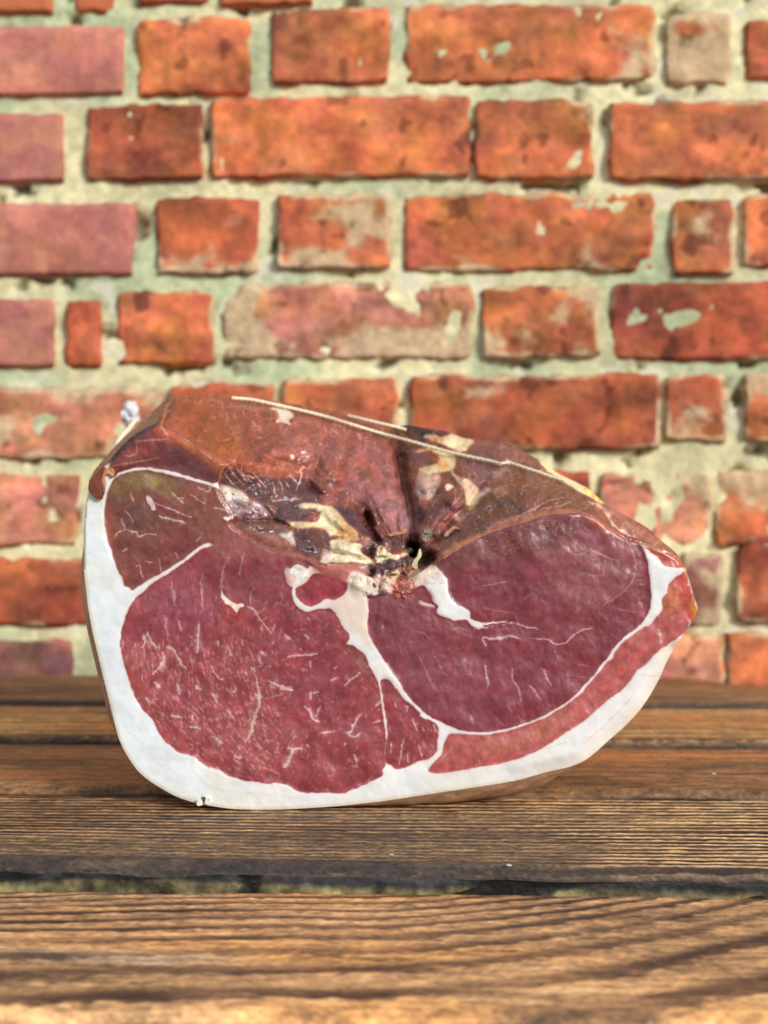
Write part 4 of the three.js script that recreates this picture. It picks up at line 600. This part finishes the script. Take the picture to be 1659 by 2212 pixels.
  V(R1, 4, srgb(214, 150, 80), 0.6, [705, 112, 650, 250, 610, 320], [1095, 600, 1060, 650, 1035, 735]); V(T1, 1.7, srgb(220, 194, 180), 0.85, [300, 80, 420, 240, 520, 350], [420, 90, 470, 180, 640, 320], [480, 190, 560, 300, 660, 330], [650, 200, 760, 330, 830, 410], [700, 330, 760, 400], [260, 180, 330, 280, 380, 340], [910, 320, 930, 400, 925, 490], [990, 310, 1030, 370, 1030, 440], [1150, 250, 1200, 310, 1250, 350], [1290, 110, 1310, 130, 1260, 180, 1290, 240, 1250, 340, 1210, 460], [900, 580, 1080, 555, 1260, 545], [560, 230, 680, 290], [1080, 330, 1130, 400]);
  // fine pale network of dried connective tissue on the top
  const twig = (x, y, a, n, w, col, al) => { const q = [[x, y]]; for (let i = 0; i < n; i++) { a += (rd() - 0.5) * 1.1; x += Math.cos(a) * 3.2; y += Math.sin(a) * 2.6; q.push([x, y]); if (rd() < 0.16 && n > 4) twig(x, y, a + (rd() < 0.5 ? 0.9 : -0.9), Math.floor(n * 0.5), w * 0.8, col, al); } vein(q, w, col, al); };
  g.save(); trace(g, topRegion); g.clip();
  for (let i = 0; i < 260; i++) { const x = 340 + rd() * 520, y = 860 + rd() * 280; if (!inside(topRegion, x, y) || (x < 740 && y > 1030 + rd() * 40)) continue; twig(x, y, rd() * 6.3, 3 + Math.floor(rd() * 9), 0.8 + rd() * 0.9, srgb(224, 176, 150), 0.25 + 0.4 * rd()); }
  for (let i = 0; i < 210; i++) { const x = 1010 + rd() * 420, y = 960 + rd() * 220; if (!inside(topRegion, x, y)) continue; twig(x, y, rd() * 6.3, 2 + Math.floor(rd() * 7), 0.8 + rd() * 0.8, srgb(212, 176, 146), 0.4 + 0.4 * rd()); }
  for (let i = 0; i < 240; i++) { const x = 480 + rd() * 380, y = 1040 + rd() * 200; if (!inside(topRegion, x, y)) continue; const a = rd() * 6.3; vein([[x, y], [x + 3 * Math.cos(a), y + 2.4 * Math.sin(a)]], 0.8 + 1.2 * rd(), rd() < 0.6 ? srgb(220, 204, 182) : srgb(60, 34, 30), 0.5); }
  g.restore();
  { const zone = [...R3(0, 950, 400, 815, 640, 790, 720, 840, 560, 1000, 300, 1060, 0, 1100)]; for (let i = 0; i < 1000; i++) { const x = 1020 + rd() * 240, y = 1110 + rd() * 110; if (!inside(zone, x, y)) continue; vein([[x, y], [x + 3 + rd() * 3, y - 1.5]], 0.8 + rd() * 0.8, rd() < 0.5 ? srgb(192, 136, 116) : srgb(72, 30, 32), 0.7); } }

  const cpx = g.getImageData(0, 0, PW, PH).data, kpx = kg.getImageData(0, 0, PW, PH).data;
  // ---- maps laid on the ham by its own width and height (metres)
  const BX = -0.145, BW = 0.29, BY = -0.012, BH = 0.225, TW = 2048, TH = 1600;
  const col = new Uint8Array(TW * TH * 4), rough = new Float32Array(TW * TH), bump = new Float32Array(TW * TH);
  const mw = 145, mh = 113, mask = new Uint8Array(mw * mh);
  for (let j = 0; j < HH; j += 2) for (let i = 0; i < HW; i += 2) { const x = X0 + i * S, y = Y0 + j * S; if (!inside(outlineC, x, y)) continue; const w = place(x, y, Z[j * HW + i]), a = Math.floor((w[0] - BX) / BW * mw), b = Math.floor((w[1] - BY) / BH * mh); for (let q = -2; q < 3; q++) for (let p = -2; p < 3; p++) if (a + p >= 0 && a + p < mw && b + q >= 0 && b + q < mh) mask[(b + q) * mw + a + p] = 1; }
  const near = (X, Y) => mask[Math.floor((Y - BY) / BH * mh) * mw + Math.floor((X - BX) / BW * mw)];
  const sample = (src, a, b, e) => { const i = Math.floor(a), j = Math.floor(b), u = a - i, v = b - j, k = (j * PW + i) * 4 + e; return lerp(lerp(src[k], src[k + 4], u), lerp(src[k + PW * 4], src[k + PW * 4 + 4], u), v); };
  for (let ty = 0; ty < TH; ty++) for (let tx = 0; tx < TW; tx++) {
    const X = BX + (tx + 0.5) / TW * BW, Y = BY + (ty + 0.5) / TH * BH; let z = 0, dx = 0, dy = 0;
    if (!near(X, Y)) continue;
    for (let it = 0; it < 4; it++) { const q = CAM_Z + z; dx = CX + X / q * F; dy = CY - (Y - CAM_Y) / q * F; z = depth(dx, dy); }
    const a = clamp((dx - X0) * K, 0, PW - 2), b = clamp((dy - Y0) * K, 0, PH - 2), k = ty * TW + tx;
    const fat = sample(kpx, a, b, 0) / 255, crust = sample(kpx, a, b, 1) / 255, wet = sample(kpx, a, b, 2) / 255, lean = clamp(1 - fat - crust);
    const f1 = fr(dx / 1.7, dy / 1.9, 300, 2), f2 = fr(dx / 14, dy / 16, 310, 4), lx = dx + 9 * f2, fibre = fr((lx * 0.95 + dy * 0.3) / 2.6, (dy * 0.95 - lx * 0.3) / 9, 320, 3), speck = vn((0.8 * dx - 0.6 * dy) / 1.4, (0.6 * dx + 0.8 * dy) / 1.4, 330);
    let m = 1 + lean * (0.05 * f1 + 0.17 * f2 + 0.10 * fibre) + crust * (0.13 * f1 + 0.24 * f2) + fat * (0.02 * f1 + 0.02 * f2);
    let r = sample(cpx, a, b, 0) * m, gg = sample(cpx, a, b, 1) * m, bb = sample(cpx, a, b, 2) * m;
    if (lean > 0.2) { const w = 0.3 * sstep(0.1, 0.6, fr(dx / 30, dy / 34, 312, 3)) * lean; gg += 12 * w; r += 26 * w; bb += 14 * w; const p = sstep(0.72, 0.95, speck) * 0.17 * lean; r = lerp(r, 220, p); gg = lerp(gg, 168, p); bb = lerp(bb, 164, p); }
    if (crust > 0.3) {
      const wx = dx + 6 * f2, wy = dy + 6 * fbm(dx / 12, dy / 12, 340, 2), big = sstep(-0.15, 0.25, fbm(dx / 50, dy / 40, 350, 3));
      const net = sstep(0.085, 0.02, cells(wx / 24, wy / 17, 5)) * sstep(-0.3, 0.15, fbm(dx / 50, dy / 40, 350, 3)) * clamp(0.3 + 0.8 * vn(wx / 13, wy / 13, 7), 0, 0.62) + sstep(0.14, 0.02, cells(wx / 9, wy / 7, 6)) * 0.34 * sstep(0, 0.4, fbm(dx / 28, dy / 28, 360, 3)), p = net * crust * sstep(200, 90, r + gg - 140);
      r = lerp(r, 216, p); gg = lerp(gg, 176, p); bb = lerp(bb, 150, p);
      const film = sstep(0.1, 0.5, fbm(dx / 20 + 4, dy / 16, 370, 4)) * 0.22 * crust; r = lerp(r, 176, film); gg = lerp(gg, 124, film); bb = lerp(bb, 108, film);
    }
    if (fat > 0.3 && dy < 1262 && dx > 470 && dx < 1010) { const st = fat * (0.16 * f2 + 0.1 * f1), ta = fat * sstep(0.05, 0.4, fr(dx / 11, dy / 9, 410, 3)) * 0.26; r *= 1 + st; gg *= 1 + st; bb *= 1 + st; r = lerp(r, 176, ta); gg = lerp(gg, 134, ta); bb = lerp(bb, 84, ta); }
    { const L = Math.max(0.35, (0.4 * r + 0.5 * gg + 0.1 * bb) / 92), q = lerp(1, 0.78 * Math.pow(L, 0.5), crust); r *= q; gg *= q * (1 - 0.085 * crust); bb *= q * (1 - 0.05 * crust); if (fat > 0.3) { const w = 1 + fat * 0.05 * fr(dx / 45, dy / 45, 390, 3), ye = fat * sstep(0.0, 0.4, fr(dx / 70, dy / 60, 395, 3)); r *= w; gg *= w * (1 - 0.008 * ye); bb *= w * (1 - 0.04 * ye); } }
    col[k * 4] = clamp(r, 0, 255); col[k * 4 + 1] = clamp(gg, 0, 255); col[k * 4 + 2] = clamp(bb, 0, 255); col[k * 4 + 3] = 255;
    rough[k] = lean * (0.37 + 0.14 * f2 + 0.06 * f1) + fat * (0.36 + 0.06 * f2) + crust * (0.29 + 0.24 * f2 + 0.1 * f1) - 0.16 * wet * crust;
    bump[k] = 0.5 + lean * (0.05 * f1 + 0.06 * fibre + 0.03 * speck + 0.12 * f2) + fat * (0.02 * f1 + 0.02 * f2 + 0.05) + crust * (0.22 * f1 + 0.4 * fr(dx / 6, dy / 5, 380, 3));
  }
  const mat = new THREE.MeshPhysicalMaterial({ map: colourTex(TW, TH, col), roughnessMap: dataTex(TW, TH, rough), roughness: 1, bumpMap: dataTex(TW, TH, bump), bumpScale: 0.0006, specularIntensity: 1 });
  const glossMat = mat.clone(); glossMat.clearcoat = 0.55; glossMat.clearcoatRoughness = 0.22;
  const leanMat = mat.clone(); leanMat.clearcoat = 0.65; leanMat.clearcoatRoughness = 0.3;
  const skinPx = new Uint8Array(512 * 512 * 4); for (let y = 0; y < 512; y++) for (let x = 0; x < 512; x++) { const n = 1 + 0.3 * fbm(x / 40, y / 12, 401, 4) + 0.12 * fbm(x / 5, y / 5, 402, 2), o = (y * 512 + x) * 4; skinPx[o] = clamp(178 * n, 0, 255); skinPx[o + 1] = clamp(138 * n, 0, 255); skinPx[o + 2] = clamp(108 * n, 0, 255); skinPx[o + 3] = 255; }
  const skinMat = new THREE.MeshStandardMaterial({ map: colourTex(512, 512, skinPx, THREE.RepeatWrapping), roughness: 0.5 });
  const backPx = skinPx.slice(); for (let i = 0; i < 512 * 512; i++) { backPx[i * 4] *= 0.62; backPx[i * 4 + 1] *= 0.45; backPx[i * 4 + 2] *= 0.4; }
  const backMat = new THREE.MeshStandardMaterial({ map: colourTex(512, 512, backPx, THREE.RepeatWrapping), roughness: 0.5 });

  // ---- front: one fine sheet cut along the muscle borders
  const st = 2, nx = Math.round(GW / st), ny = Math.round(GH / st), inn = new Uint8Array((nx + 1) * (ny + 1)), gx = new Float32Array((nx + 1) * (ny + 1)), gy = gx.slice();
  {                                                               // rows of crossings, so that the test is quick
    for (let j = 0; j <= ny; j++) {
      const y = Y0 + j * st + 0.013, xs = []; for (let i = 0, n = outline.length; i < n; i++) { const a = outline[i], b = outline[(i + 1) % n]; if ((a[1] > y) !== (b[1] > y)) xs.push(a[0] + (y - a[1]) / (b[1] - a[1]) * (b[0] - a[0])); }
      xs.sort((a, b) => a - b);
      for (let i = 0; i <= nx; i++) { const x = X0 + i * st, k = j * (nx + 1) + i; gx[k] = x; gy[k] = y; let c = 0; for (const q of xs) if (q < x) c++; inn[k] = c & 1; }
    }
  }
  const snap = new Map(), n1 = nx + 1;
  const names = Object.keys(shapes), boxes = names.map((n) => { const p = shapes[n]; return [Math.min(...p.map((q) => q[0])), Math.min(...p.map((q) => q[1])), Math.max(...p.map((q) => q[0])), Math.max(...p.map((q) => q[1]))]; });
  const regionOf = (x, y) => { if (y < 1260 && isTop[Math.round((y - Y0) / S) * HW + Math.round((x - X0) / S)]) return x < 372 && y < 1000 && inside(sideStrip, x, y) ? 'side_surface' : inside(outerFat, x, y) ? 'fat' : x < 873 ? 'left_dried_lobe' : 'right_dried_lobe'; for (let i = 0; i < names.length; i++) { const b = boxes[i]; if (x > b[0] && x < b[2] && y > b[1] && y < b[3] && inside(shapes[names[i]], x, y)) return names[i]; } return 'fat'; };
  const sideStrip = R1(222, 612, 300, 482, 430, 322, 560, 210, 690, 100, 712, 140, 640, 292, 560, 342, 420, 425, 310, 540), outerFat = R3(400, 370, 560, 460, 700, 540, 850, 622, 910, 706, 860, 706, 740, 640, 600, 556, 470, 470);
  const parts = {};
  const cellKind = new Map();
  for (let j = 0; j < ny; j++) for (let i = 0; i < nx; i++) {
    const q = [j * n1 + i, j * n1 + i + 1, (j + 1) * n1 + i, (j + 1) * n1 + i + 1]; if (!q.some((k) => inn[k])) continue;
    for (const k of q) if (!inn[k] && !snap.has(k)) snap.set(k, nearest(outline, gx[k], gy[k], true));
    const name = regionOf(gx[q[0]] + 1, gy[q[0]] + 1), p = parts[name] ??= { pos: [], uv: [], idx: [], at: new Map() };
    const id = q.map((k) => { if (!p.at.has(k)) { const s = snap.get(k), x = s ? s[1] : gx[k], y = s ? s[2] : gy[k]; p.at.set(k, p.pos.length / 3); const w = place(x, y, depth(x, y)); p.pos.push(...w); p.uv.push((w[0] - BX) / BW, (w[1] - BY) / BH); } return p.at.get(k); });
    p.idx.push(id[0], id[2], id[1], id[1], id[2], id[3]);
  }
  const told = { top_muscle: 'upper left lean with olive tint', strip_muscle: 'dark amber edged strip along the top left', large_muscle: 'large marbled red lean', right_muscle: 'deep red lean on the right', wedge_muscle: 'small wedge of lean between the two large ones', outer_muscle: 'paler pink band of lean along the right', small_muscle: 'small bright red lean below the cavity', corner_muscle: 'red orange lean at the right corner', fat: 'white fat rim and seams', left_dried_lobe: 'dried brown outside left of the cleft', right_dried_lobe: 'dried brown outside right of the cleft', side_surface: 'dark dried side at the upper left' };
  // smooth normals across the cuts: compute them on the shared height field
  const nrm = (x, y) => { const e = 1.5, a = place(x - e, y, depth(x - e, y)), b = place(x + e, y, depth(x + e, y)), c = place(x, y - e, depth(x, y - e)), d = place(x, y + e, depth(x, y + e)); const u = [b[0] - a[0], b[1] - a[1], b[2] - a[2]], v = [c[0] - d[0], c[1] - d[1], c[2] - d[2]]; const n = new THREE.Vector3(u[1] * v[2] - u[2] * v[1], u[2] * v[0] - u[0] * v[2], u[0] * v[1] - u[1] * v[0]); return n.normalize(); };
  for (const [n, p] of Object.entries(parts)) {
    const gm = geo(p.pos, p.uv, p.idx), N = gm.attributes.normal; let v = 0;
    for (const k of p.at.keys()) { const s = snap.get(k), q = nrm(s ? s[1] : gx[k], s ? s[2] : gy[k]); N.setXYZ(v++, q.x, q.y, q.z); }
    mesh(n.endsWith('muscle') ? 'muscle' : n.endsWith('lobe') ? 'dried_surface' : n, gm, n.endsWith('muscle') ? leanMat : n === 'fat' ? mat : glossMat, ham, told[n]);
  }
  // ---- rind and back: rings from the outline round to the back of the piece
  {
    const o = []; for (let i = 0; i < outline.length; i += 2) o.push(outline[i]);
    const n = o.length, ringN = 22, cx = -0.005, cy = 0.062, back = 0.155, pos = [], uv = [], idx = [[], []];
    const nr = o.map((p, i) => { const a = o[(i + n - 3) % n], b = o[(i + 3) % n], m = Math.hypot(b[0] - a[0], b[1] - a[1]) + 1e-6; return [-(b[1] - a[1]) / m, (b[0] - a[0]) / m]; });
    const nTop = sky_line.length / 2;
    const bulge = (x, y, i) => i < nTop ? 0 : x < 256 ? lerp(0.0052 * sstep(1080, 1280, y), 0.0026, sstep(1540, 1600, y)) : x < 640 ? lerp(0.0026, 0.0012, sstep(256, 340, x)) : x < 1270 ? 0.0073 * sstep(640, 900, x) * sstep(1290, 1150, x) + 0.0012 : 0;
    for (let r = 0; r <= ringN; r++) for (let i = 0; i < n; i++) {
      const [x, y] = o[i], d0 = depth(x, y), w = place(x, y, d0), t = r / ringN, b = bulge(x, y, i);
      const zz = r === 0 ? 0.0002 : r < 7 ? 0.014 * (r / 6) ** 1.6 : lerp(0.014, back - d0, (r - 6) / (ringN - 6)), s = clamp(zz / (back - d0));
      const k = Math.sqrt(Math.max(0, 1 - Math.pow(s, i < nTop ? 1.6 : 3))), off = b * Math.sin(Math.PI / 2 * clamp(zz / 0.012)) - 0.0001;
      // outward in the picture grid is right/down: flip y for world
      const px = cx + (w[0] - cx) * k + nr[i][0] * off * -1, py = cy + (w[1] - cy) * k + nr[i][1] * off;
      pos.push(px, Math.max(0.0006, py), -d0 - zz); uv.push(i / n * 8, zz * 12);
      if (r) { const a = (r - 1) * n + i, a2 = (r - 1) * n + (i + 1) % n, c = r * n + i, c2 = r * n + (i + 1) % n; idx[i < nTop - 1 ? 1 : 0].push(a, c, a2, a2, c, c2); }
    }
    mesh('rind', geo(pos, uv, idx[0]), skinMat, ham, 'tan rind round the sides and underneath'); mesh('back_surface', geo(pos, uv, idx[1]), backMat, ham);
  }
  // ---- string, peel, scraps
  const stringMat = new THREE.MeshStandardMaterial({ color: new THREE.Color().setRGB(lin(238), lin(224), lin(188)), roughness: 0.85 });
  const twist = (pts, r) => {
    const c = new THREE.CatmullRomCurve3(pts.map((q) => new THREE.Vector3(...q))), L = c.getLength(), n = Math.max(30, Math.round(L / 0.0006)), fr3 = c.computeFrenetFrames(n), gs = [];
    for (let ply = 0; ply < 2; ply++) { const q = []; for (let i = 0; i <= n; i++) { const a = i / n * L / 0.0056 * 2 * Math.PI + ply * Math.PI, h = r * 0.2, p = c.getPointAt(i / n); p.addScaledVector(fr3.normals[i], Math.cos(a) * h).addScaledVector(fr3.binormals[i], Math.sin(a) * h); p.y += 0.00012 * fbm(i / 3, ply * 9, 66, 2); q.push(p); } gs.push(new THREE.TubeGeometry(new THREE.CatmullRomCurve3(q), n, r * 0.84, 7, false)); }
    return mergeGeometries(gs);
  };
  const cord = (xy, r, over) => { let z = xy.map(([x, y]) => Math.min(depth(x, y), depth(x - 12, y + 3), depth(x + 12, y + 5), depth(x, y + 6)) - r * 1.1); for (const [a, b] of over) for (let i = a + 1; i < b; i++) z[i] = Math.min(z[i], lerp(z[a], z[b], (i - a) / (b - a))); return twist(xy.map(([x, y], i) => place(x, y, z[i])), r); };
  mesh('string', cord(D(500, 860, 540, 863, 576, 870, 640, 884, 700, 899, 760, 917, 830, 938, 890, 954, 960, 974, 1030, 990, 1064, 997, 1082, 1003), 0.00085, [[6, 10]]), stringMat, ham, 'pale string tied across the top of the ham');
  mesh('string', cord(D(1078, 1002, 1100, 1000, 1130, 1009, 1170, 1022, 1200, 1033, 1216, 1040), 0.0007, []), stringMat, ham, 'string running down the right shoulder of the ham');
  mesh('string', twist([[752, 899, 0.0925], [770, 902, 0.09], [790, 907, 0.088], [850, 921, 0.088], [876, 928, 0.094]].map((q) => place(...q)), 0.0008), stringMat, ham, 'second strand of the string behind the cleft');
  {
    const w = place(281, 894, 0.19), kn = new THREE.IcosahedronGeometry(0.0064, 4), P = kn.attributes.position; for (let i = 0; i < P.count; i++) { const k = 1 + 0.6 * fr(P.getX(i) * 420, P.getY(i) * 420 + P.getZ(i) * 300, 44, 3); P.setXYZ(i, P.getX(i) * k * 0.85 + w[0], P.getY(i) * k * 1.1 + w[1], P.getZ(i) * k + w[2]); } kn.computeVertexNormals();
    mesh('string_knot', kn, new THREE.MeshStandardMaterial({ color: new THREE.Color().setRGB(0.66, 0.66, 0.68), roughness: 0.8 }), ham, 'white knotted string end behind the left shoulder');
    mesh('string', twist([place(292, 908, 0.188), place(279, 926, 0.18), place(263, 944, 0.17), place(254, 960, 0.16), place(262, 985, 0.15)], 0.0014), stringMat, ham, 'loose end of the string at the left shoulder');
  }
  const sheet = (pts, thick, m, label, name = 'peel') => { const c = curve(pts, true, 3), a = jag(c, 0.8, 1 / 5, 71), zc = Math.min(...a.map(([x, y]) => depth(x, y))) - 0.0006; const sh = new THREE.Shape(a.map(([x, y]) => { const w = place(x, y, zc); return new THREE.Vector2(w[0], w[1]); })); const gm = new THREE.ExtrudeGeometry(sh, { depth: thick, bevelEnabled: true, bevelSize: 0.0003, bevelThickness: 0.0004, bevelSegments: 2, curveSegments: 4 }); gm.translate(0, 0, -zc - 0.0004); const P = gm.attributes.position; for (let i = 0; i < P.count; i++) P.setZ(i, P.getZ(i) + 0.0016 * fbm(P.getX(i) * 260, P.getY(i) * 260, 72, 3)); gm.computeVertexNormals(); mesh(name, gm, m, ham, label); };
  const flake = (r, gg, b) => new THREE.MeshPhysicalMaterial({ color: new THREE.Color().setRGB(lin(r), lin(gg), lin(b)), roughness: 0.45, bumpMap: mat.bumpMap, bumpScale: 0.0006 });
  sheet(R1(104, 722, 150, 672, 188, 640, 208, 632, 190, 690, 196, 740, 205, 800, 176, 860, 130, 834, 95, 790), 0.0016, flake(118, 60, 38), 'dark dried flap at the left edge');
  sheet(R1(182, 652, 215, 636, 268, 644, 268, 690, 240, 668, 205, 690, 210, 740, 192, 812, 165, 816, 146, 790, 152, 720, 172, 690), 0.0009, flake(190, 130, 82), 'pale tan flake curling off the left edge');
  sheet(D(427, 1729, 434, 1728, 436, 1737, 428, 1738), 0.0012, flake(222, 226, 214), 'nick of fat at the lower left edge', 'fat_nick');
  sheet(D(446, 1724, 453, 1725, 450, 1736, 444, 1734), 0.0012, flake(222, 226, 214), undefined, 'fat_nick');
  sheet(T3(1310, 622, 1322, 680, 1284, 740, 1278, 800, 1240, 782, 1254, 732, 1292, 690), 0.0012, flake(226, 216, 170), 'cream shred hanging in the cavity', 'shred');
  sheet(T3(1015, 488, 1130, 470, 1178, 436, 1166, 470, 1060, 494), 0.0007, flake(214, 156, 104), 'thin tan flake below the cleft', 'shred');
  sheet(T2(690, 1300, 720, 1260, 800, 1200, 850, 1225, 800, 1222, 735, 1280, 710, 1305), 0.0007, flake(176, 140, 110), 'curled flake right of the cavity', 'shred');
  const lump = (p, rx, ry, rz, seedL, lift = 0) => { const [x, y] = p[0], w = place(x, y, depth(x, y) - lift), gm = new THREE.IcosahedronGeometry(1, 5), P = gm.attributes.position, UV = gm.attributes.uv; for (let i = 0; i < P.count; i++) { const a = P.getX(i), b = P.getY(i), c = P.getZ(i), k = 1 + 0.9 * fr(a * 1.9 + seedL, b * 1.9 + c * 1.5, seedL, 4); P.setXYZ(i, w[0] + a * k * rx, w[1] + b * k * ry, w[2] + c * k * rz); UV.setXY(i, (P.getX(i) - BX) / BW, (P.getY(i) - BY) / BH); } gm.computeVertexNormals(); return gm; };
  const bits = (name, label, m, list) => mesh(name, mergeGeometries(list.map((a, i) => lump(a[0], a[1] * 0.85, a[2] * 0.85, a[3] * 0.75, 31 + i * 7))), mat, ham, label);
  bits('fat_crumbs', 'crumbly cream fat at the bottom of the cleft', flake(226, 214, 174), [[T3(945, 650), 0.0040, 0.0052, 0.003], [T3(935, 705), 0.0042, 0.0030, 0.003], [T3(1015, 700), 0.0050, 0.0026, 0.003], [T3(1110, 682), 0.0046, 0.0018, 0.0025], [T3(1195, 630), 0.0036, 0.0018, 0.0025]]);
  bits('fat_crumbs', 'pale pinkish shreds of fat at the lip of the cavity', flake(226, 196, 180), [[T3(950, 905), 0.0032, 0.0050, 0.002], [T3(1015, 950), 0.0034, 0.0040, 0.002], [T3(885, 1000), 0.0022, 0.0018, 0.0015], [T3(820, 970), 0.0046, 0.0044, 0.0012]]);
  bits('dark_lump', 'dark grey lump of dried meat in the cavity', flake(96, 72, 68), [[T3(1000, 780), 0.0062, 0.0042, 0.003], [T3(1130, 735), 0.0072, 0.0024, 0.003], [T3(890, 820), 0.0026, 0.0036, 0.002]]);
  bits('meat_crumbs', 'pinkish brown crumbs of torn meat below the cavity', flake(184, 112, 88), Array.from({ length: 22 }, (_, i) => [T3(1070 + 150 * hash(i, 1, 4), 920 + 140 * hash(i, 2, 4)), 0.0008 + 0.0012 * hash(i, 3, 4), 0.0008 + 0.001 * hash(i, 4, 4), 0.001]));
  bits('dark_lump', 'brown glossy lumps right of the cavity', flake(120, 82, 52), [[T3(1190, 800), 0.0028, 0.0044, 0.002], [T3(1370, 500), 0.0034, 0.004, 0.002], [T3(1330, 700), 0.003, 0.0036, 0.002]]);
}
// ------------------------------------------------------------------ crumbs on the table
{
  const crumb = (dx, dy, z, size, colour, label, seed) => {
    const gm = new THREE.IcosahedronGeometry(size, 2), P = gm.attributes.position; for (let i = 0; i < P.count; i++) { const k = 1 + 0.5 * fbm(P.getX(i) / size * 1.3 + seed, P.getY(i) / size * 1.3 + P.getZ(i) / size, seed, 2); P.setXYZ(i, P.getX(i) * k * 1.5, P.getY(i) * k * 0.45, P.getZ(i) * k); } gm.computeVertexNormals();
    const m = new THREE.Mesh(gm, new THREE.MeshStandardMaterial({ color: new THREE.Color().setRGB(...colour.map(lin)), roughness: 0.6 })); m.name = numbered('crumb'); m.castShadow = m.receiveShadow = true; m.userData = { label, category: 'crumb' };
    m.position.set((dx - CX) / F * z, size * 0.3, CAM_Z - z); scene.add(m);
  };
  crumb(1100, 1871, 0.404, 0.0007, [190, 192, 194], 'white flake on the dark front edge of the plank below the ham, right of centre', 3);
  crumb(845, 1844, 0.4165, 0.0006, [186, 190, 194], 'small white crumb in front of the middle of the ham', 5);
  crumb(1541, 1672, 0.545, 0.0007, [206, 200, 188], 'tiny pale crumb on the plank at the right behind the ham', 8);
}
renderer();
function renderer() {
  const r = new THREE.WebGLRenderer({ antialias: true }); r.toneMapping = THREE.LinearToneMapping; r.toneMappingExposure = EXPOSURE; r.shadowMap.enabled = true; r.setSize(768, 1024); r.render(scene, camera);
}
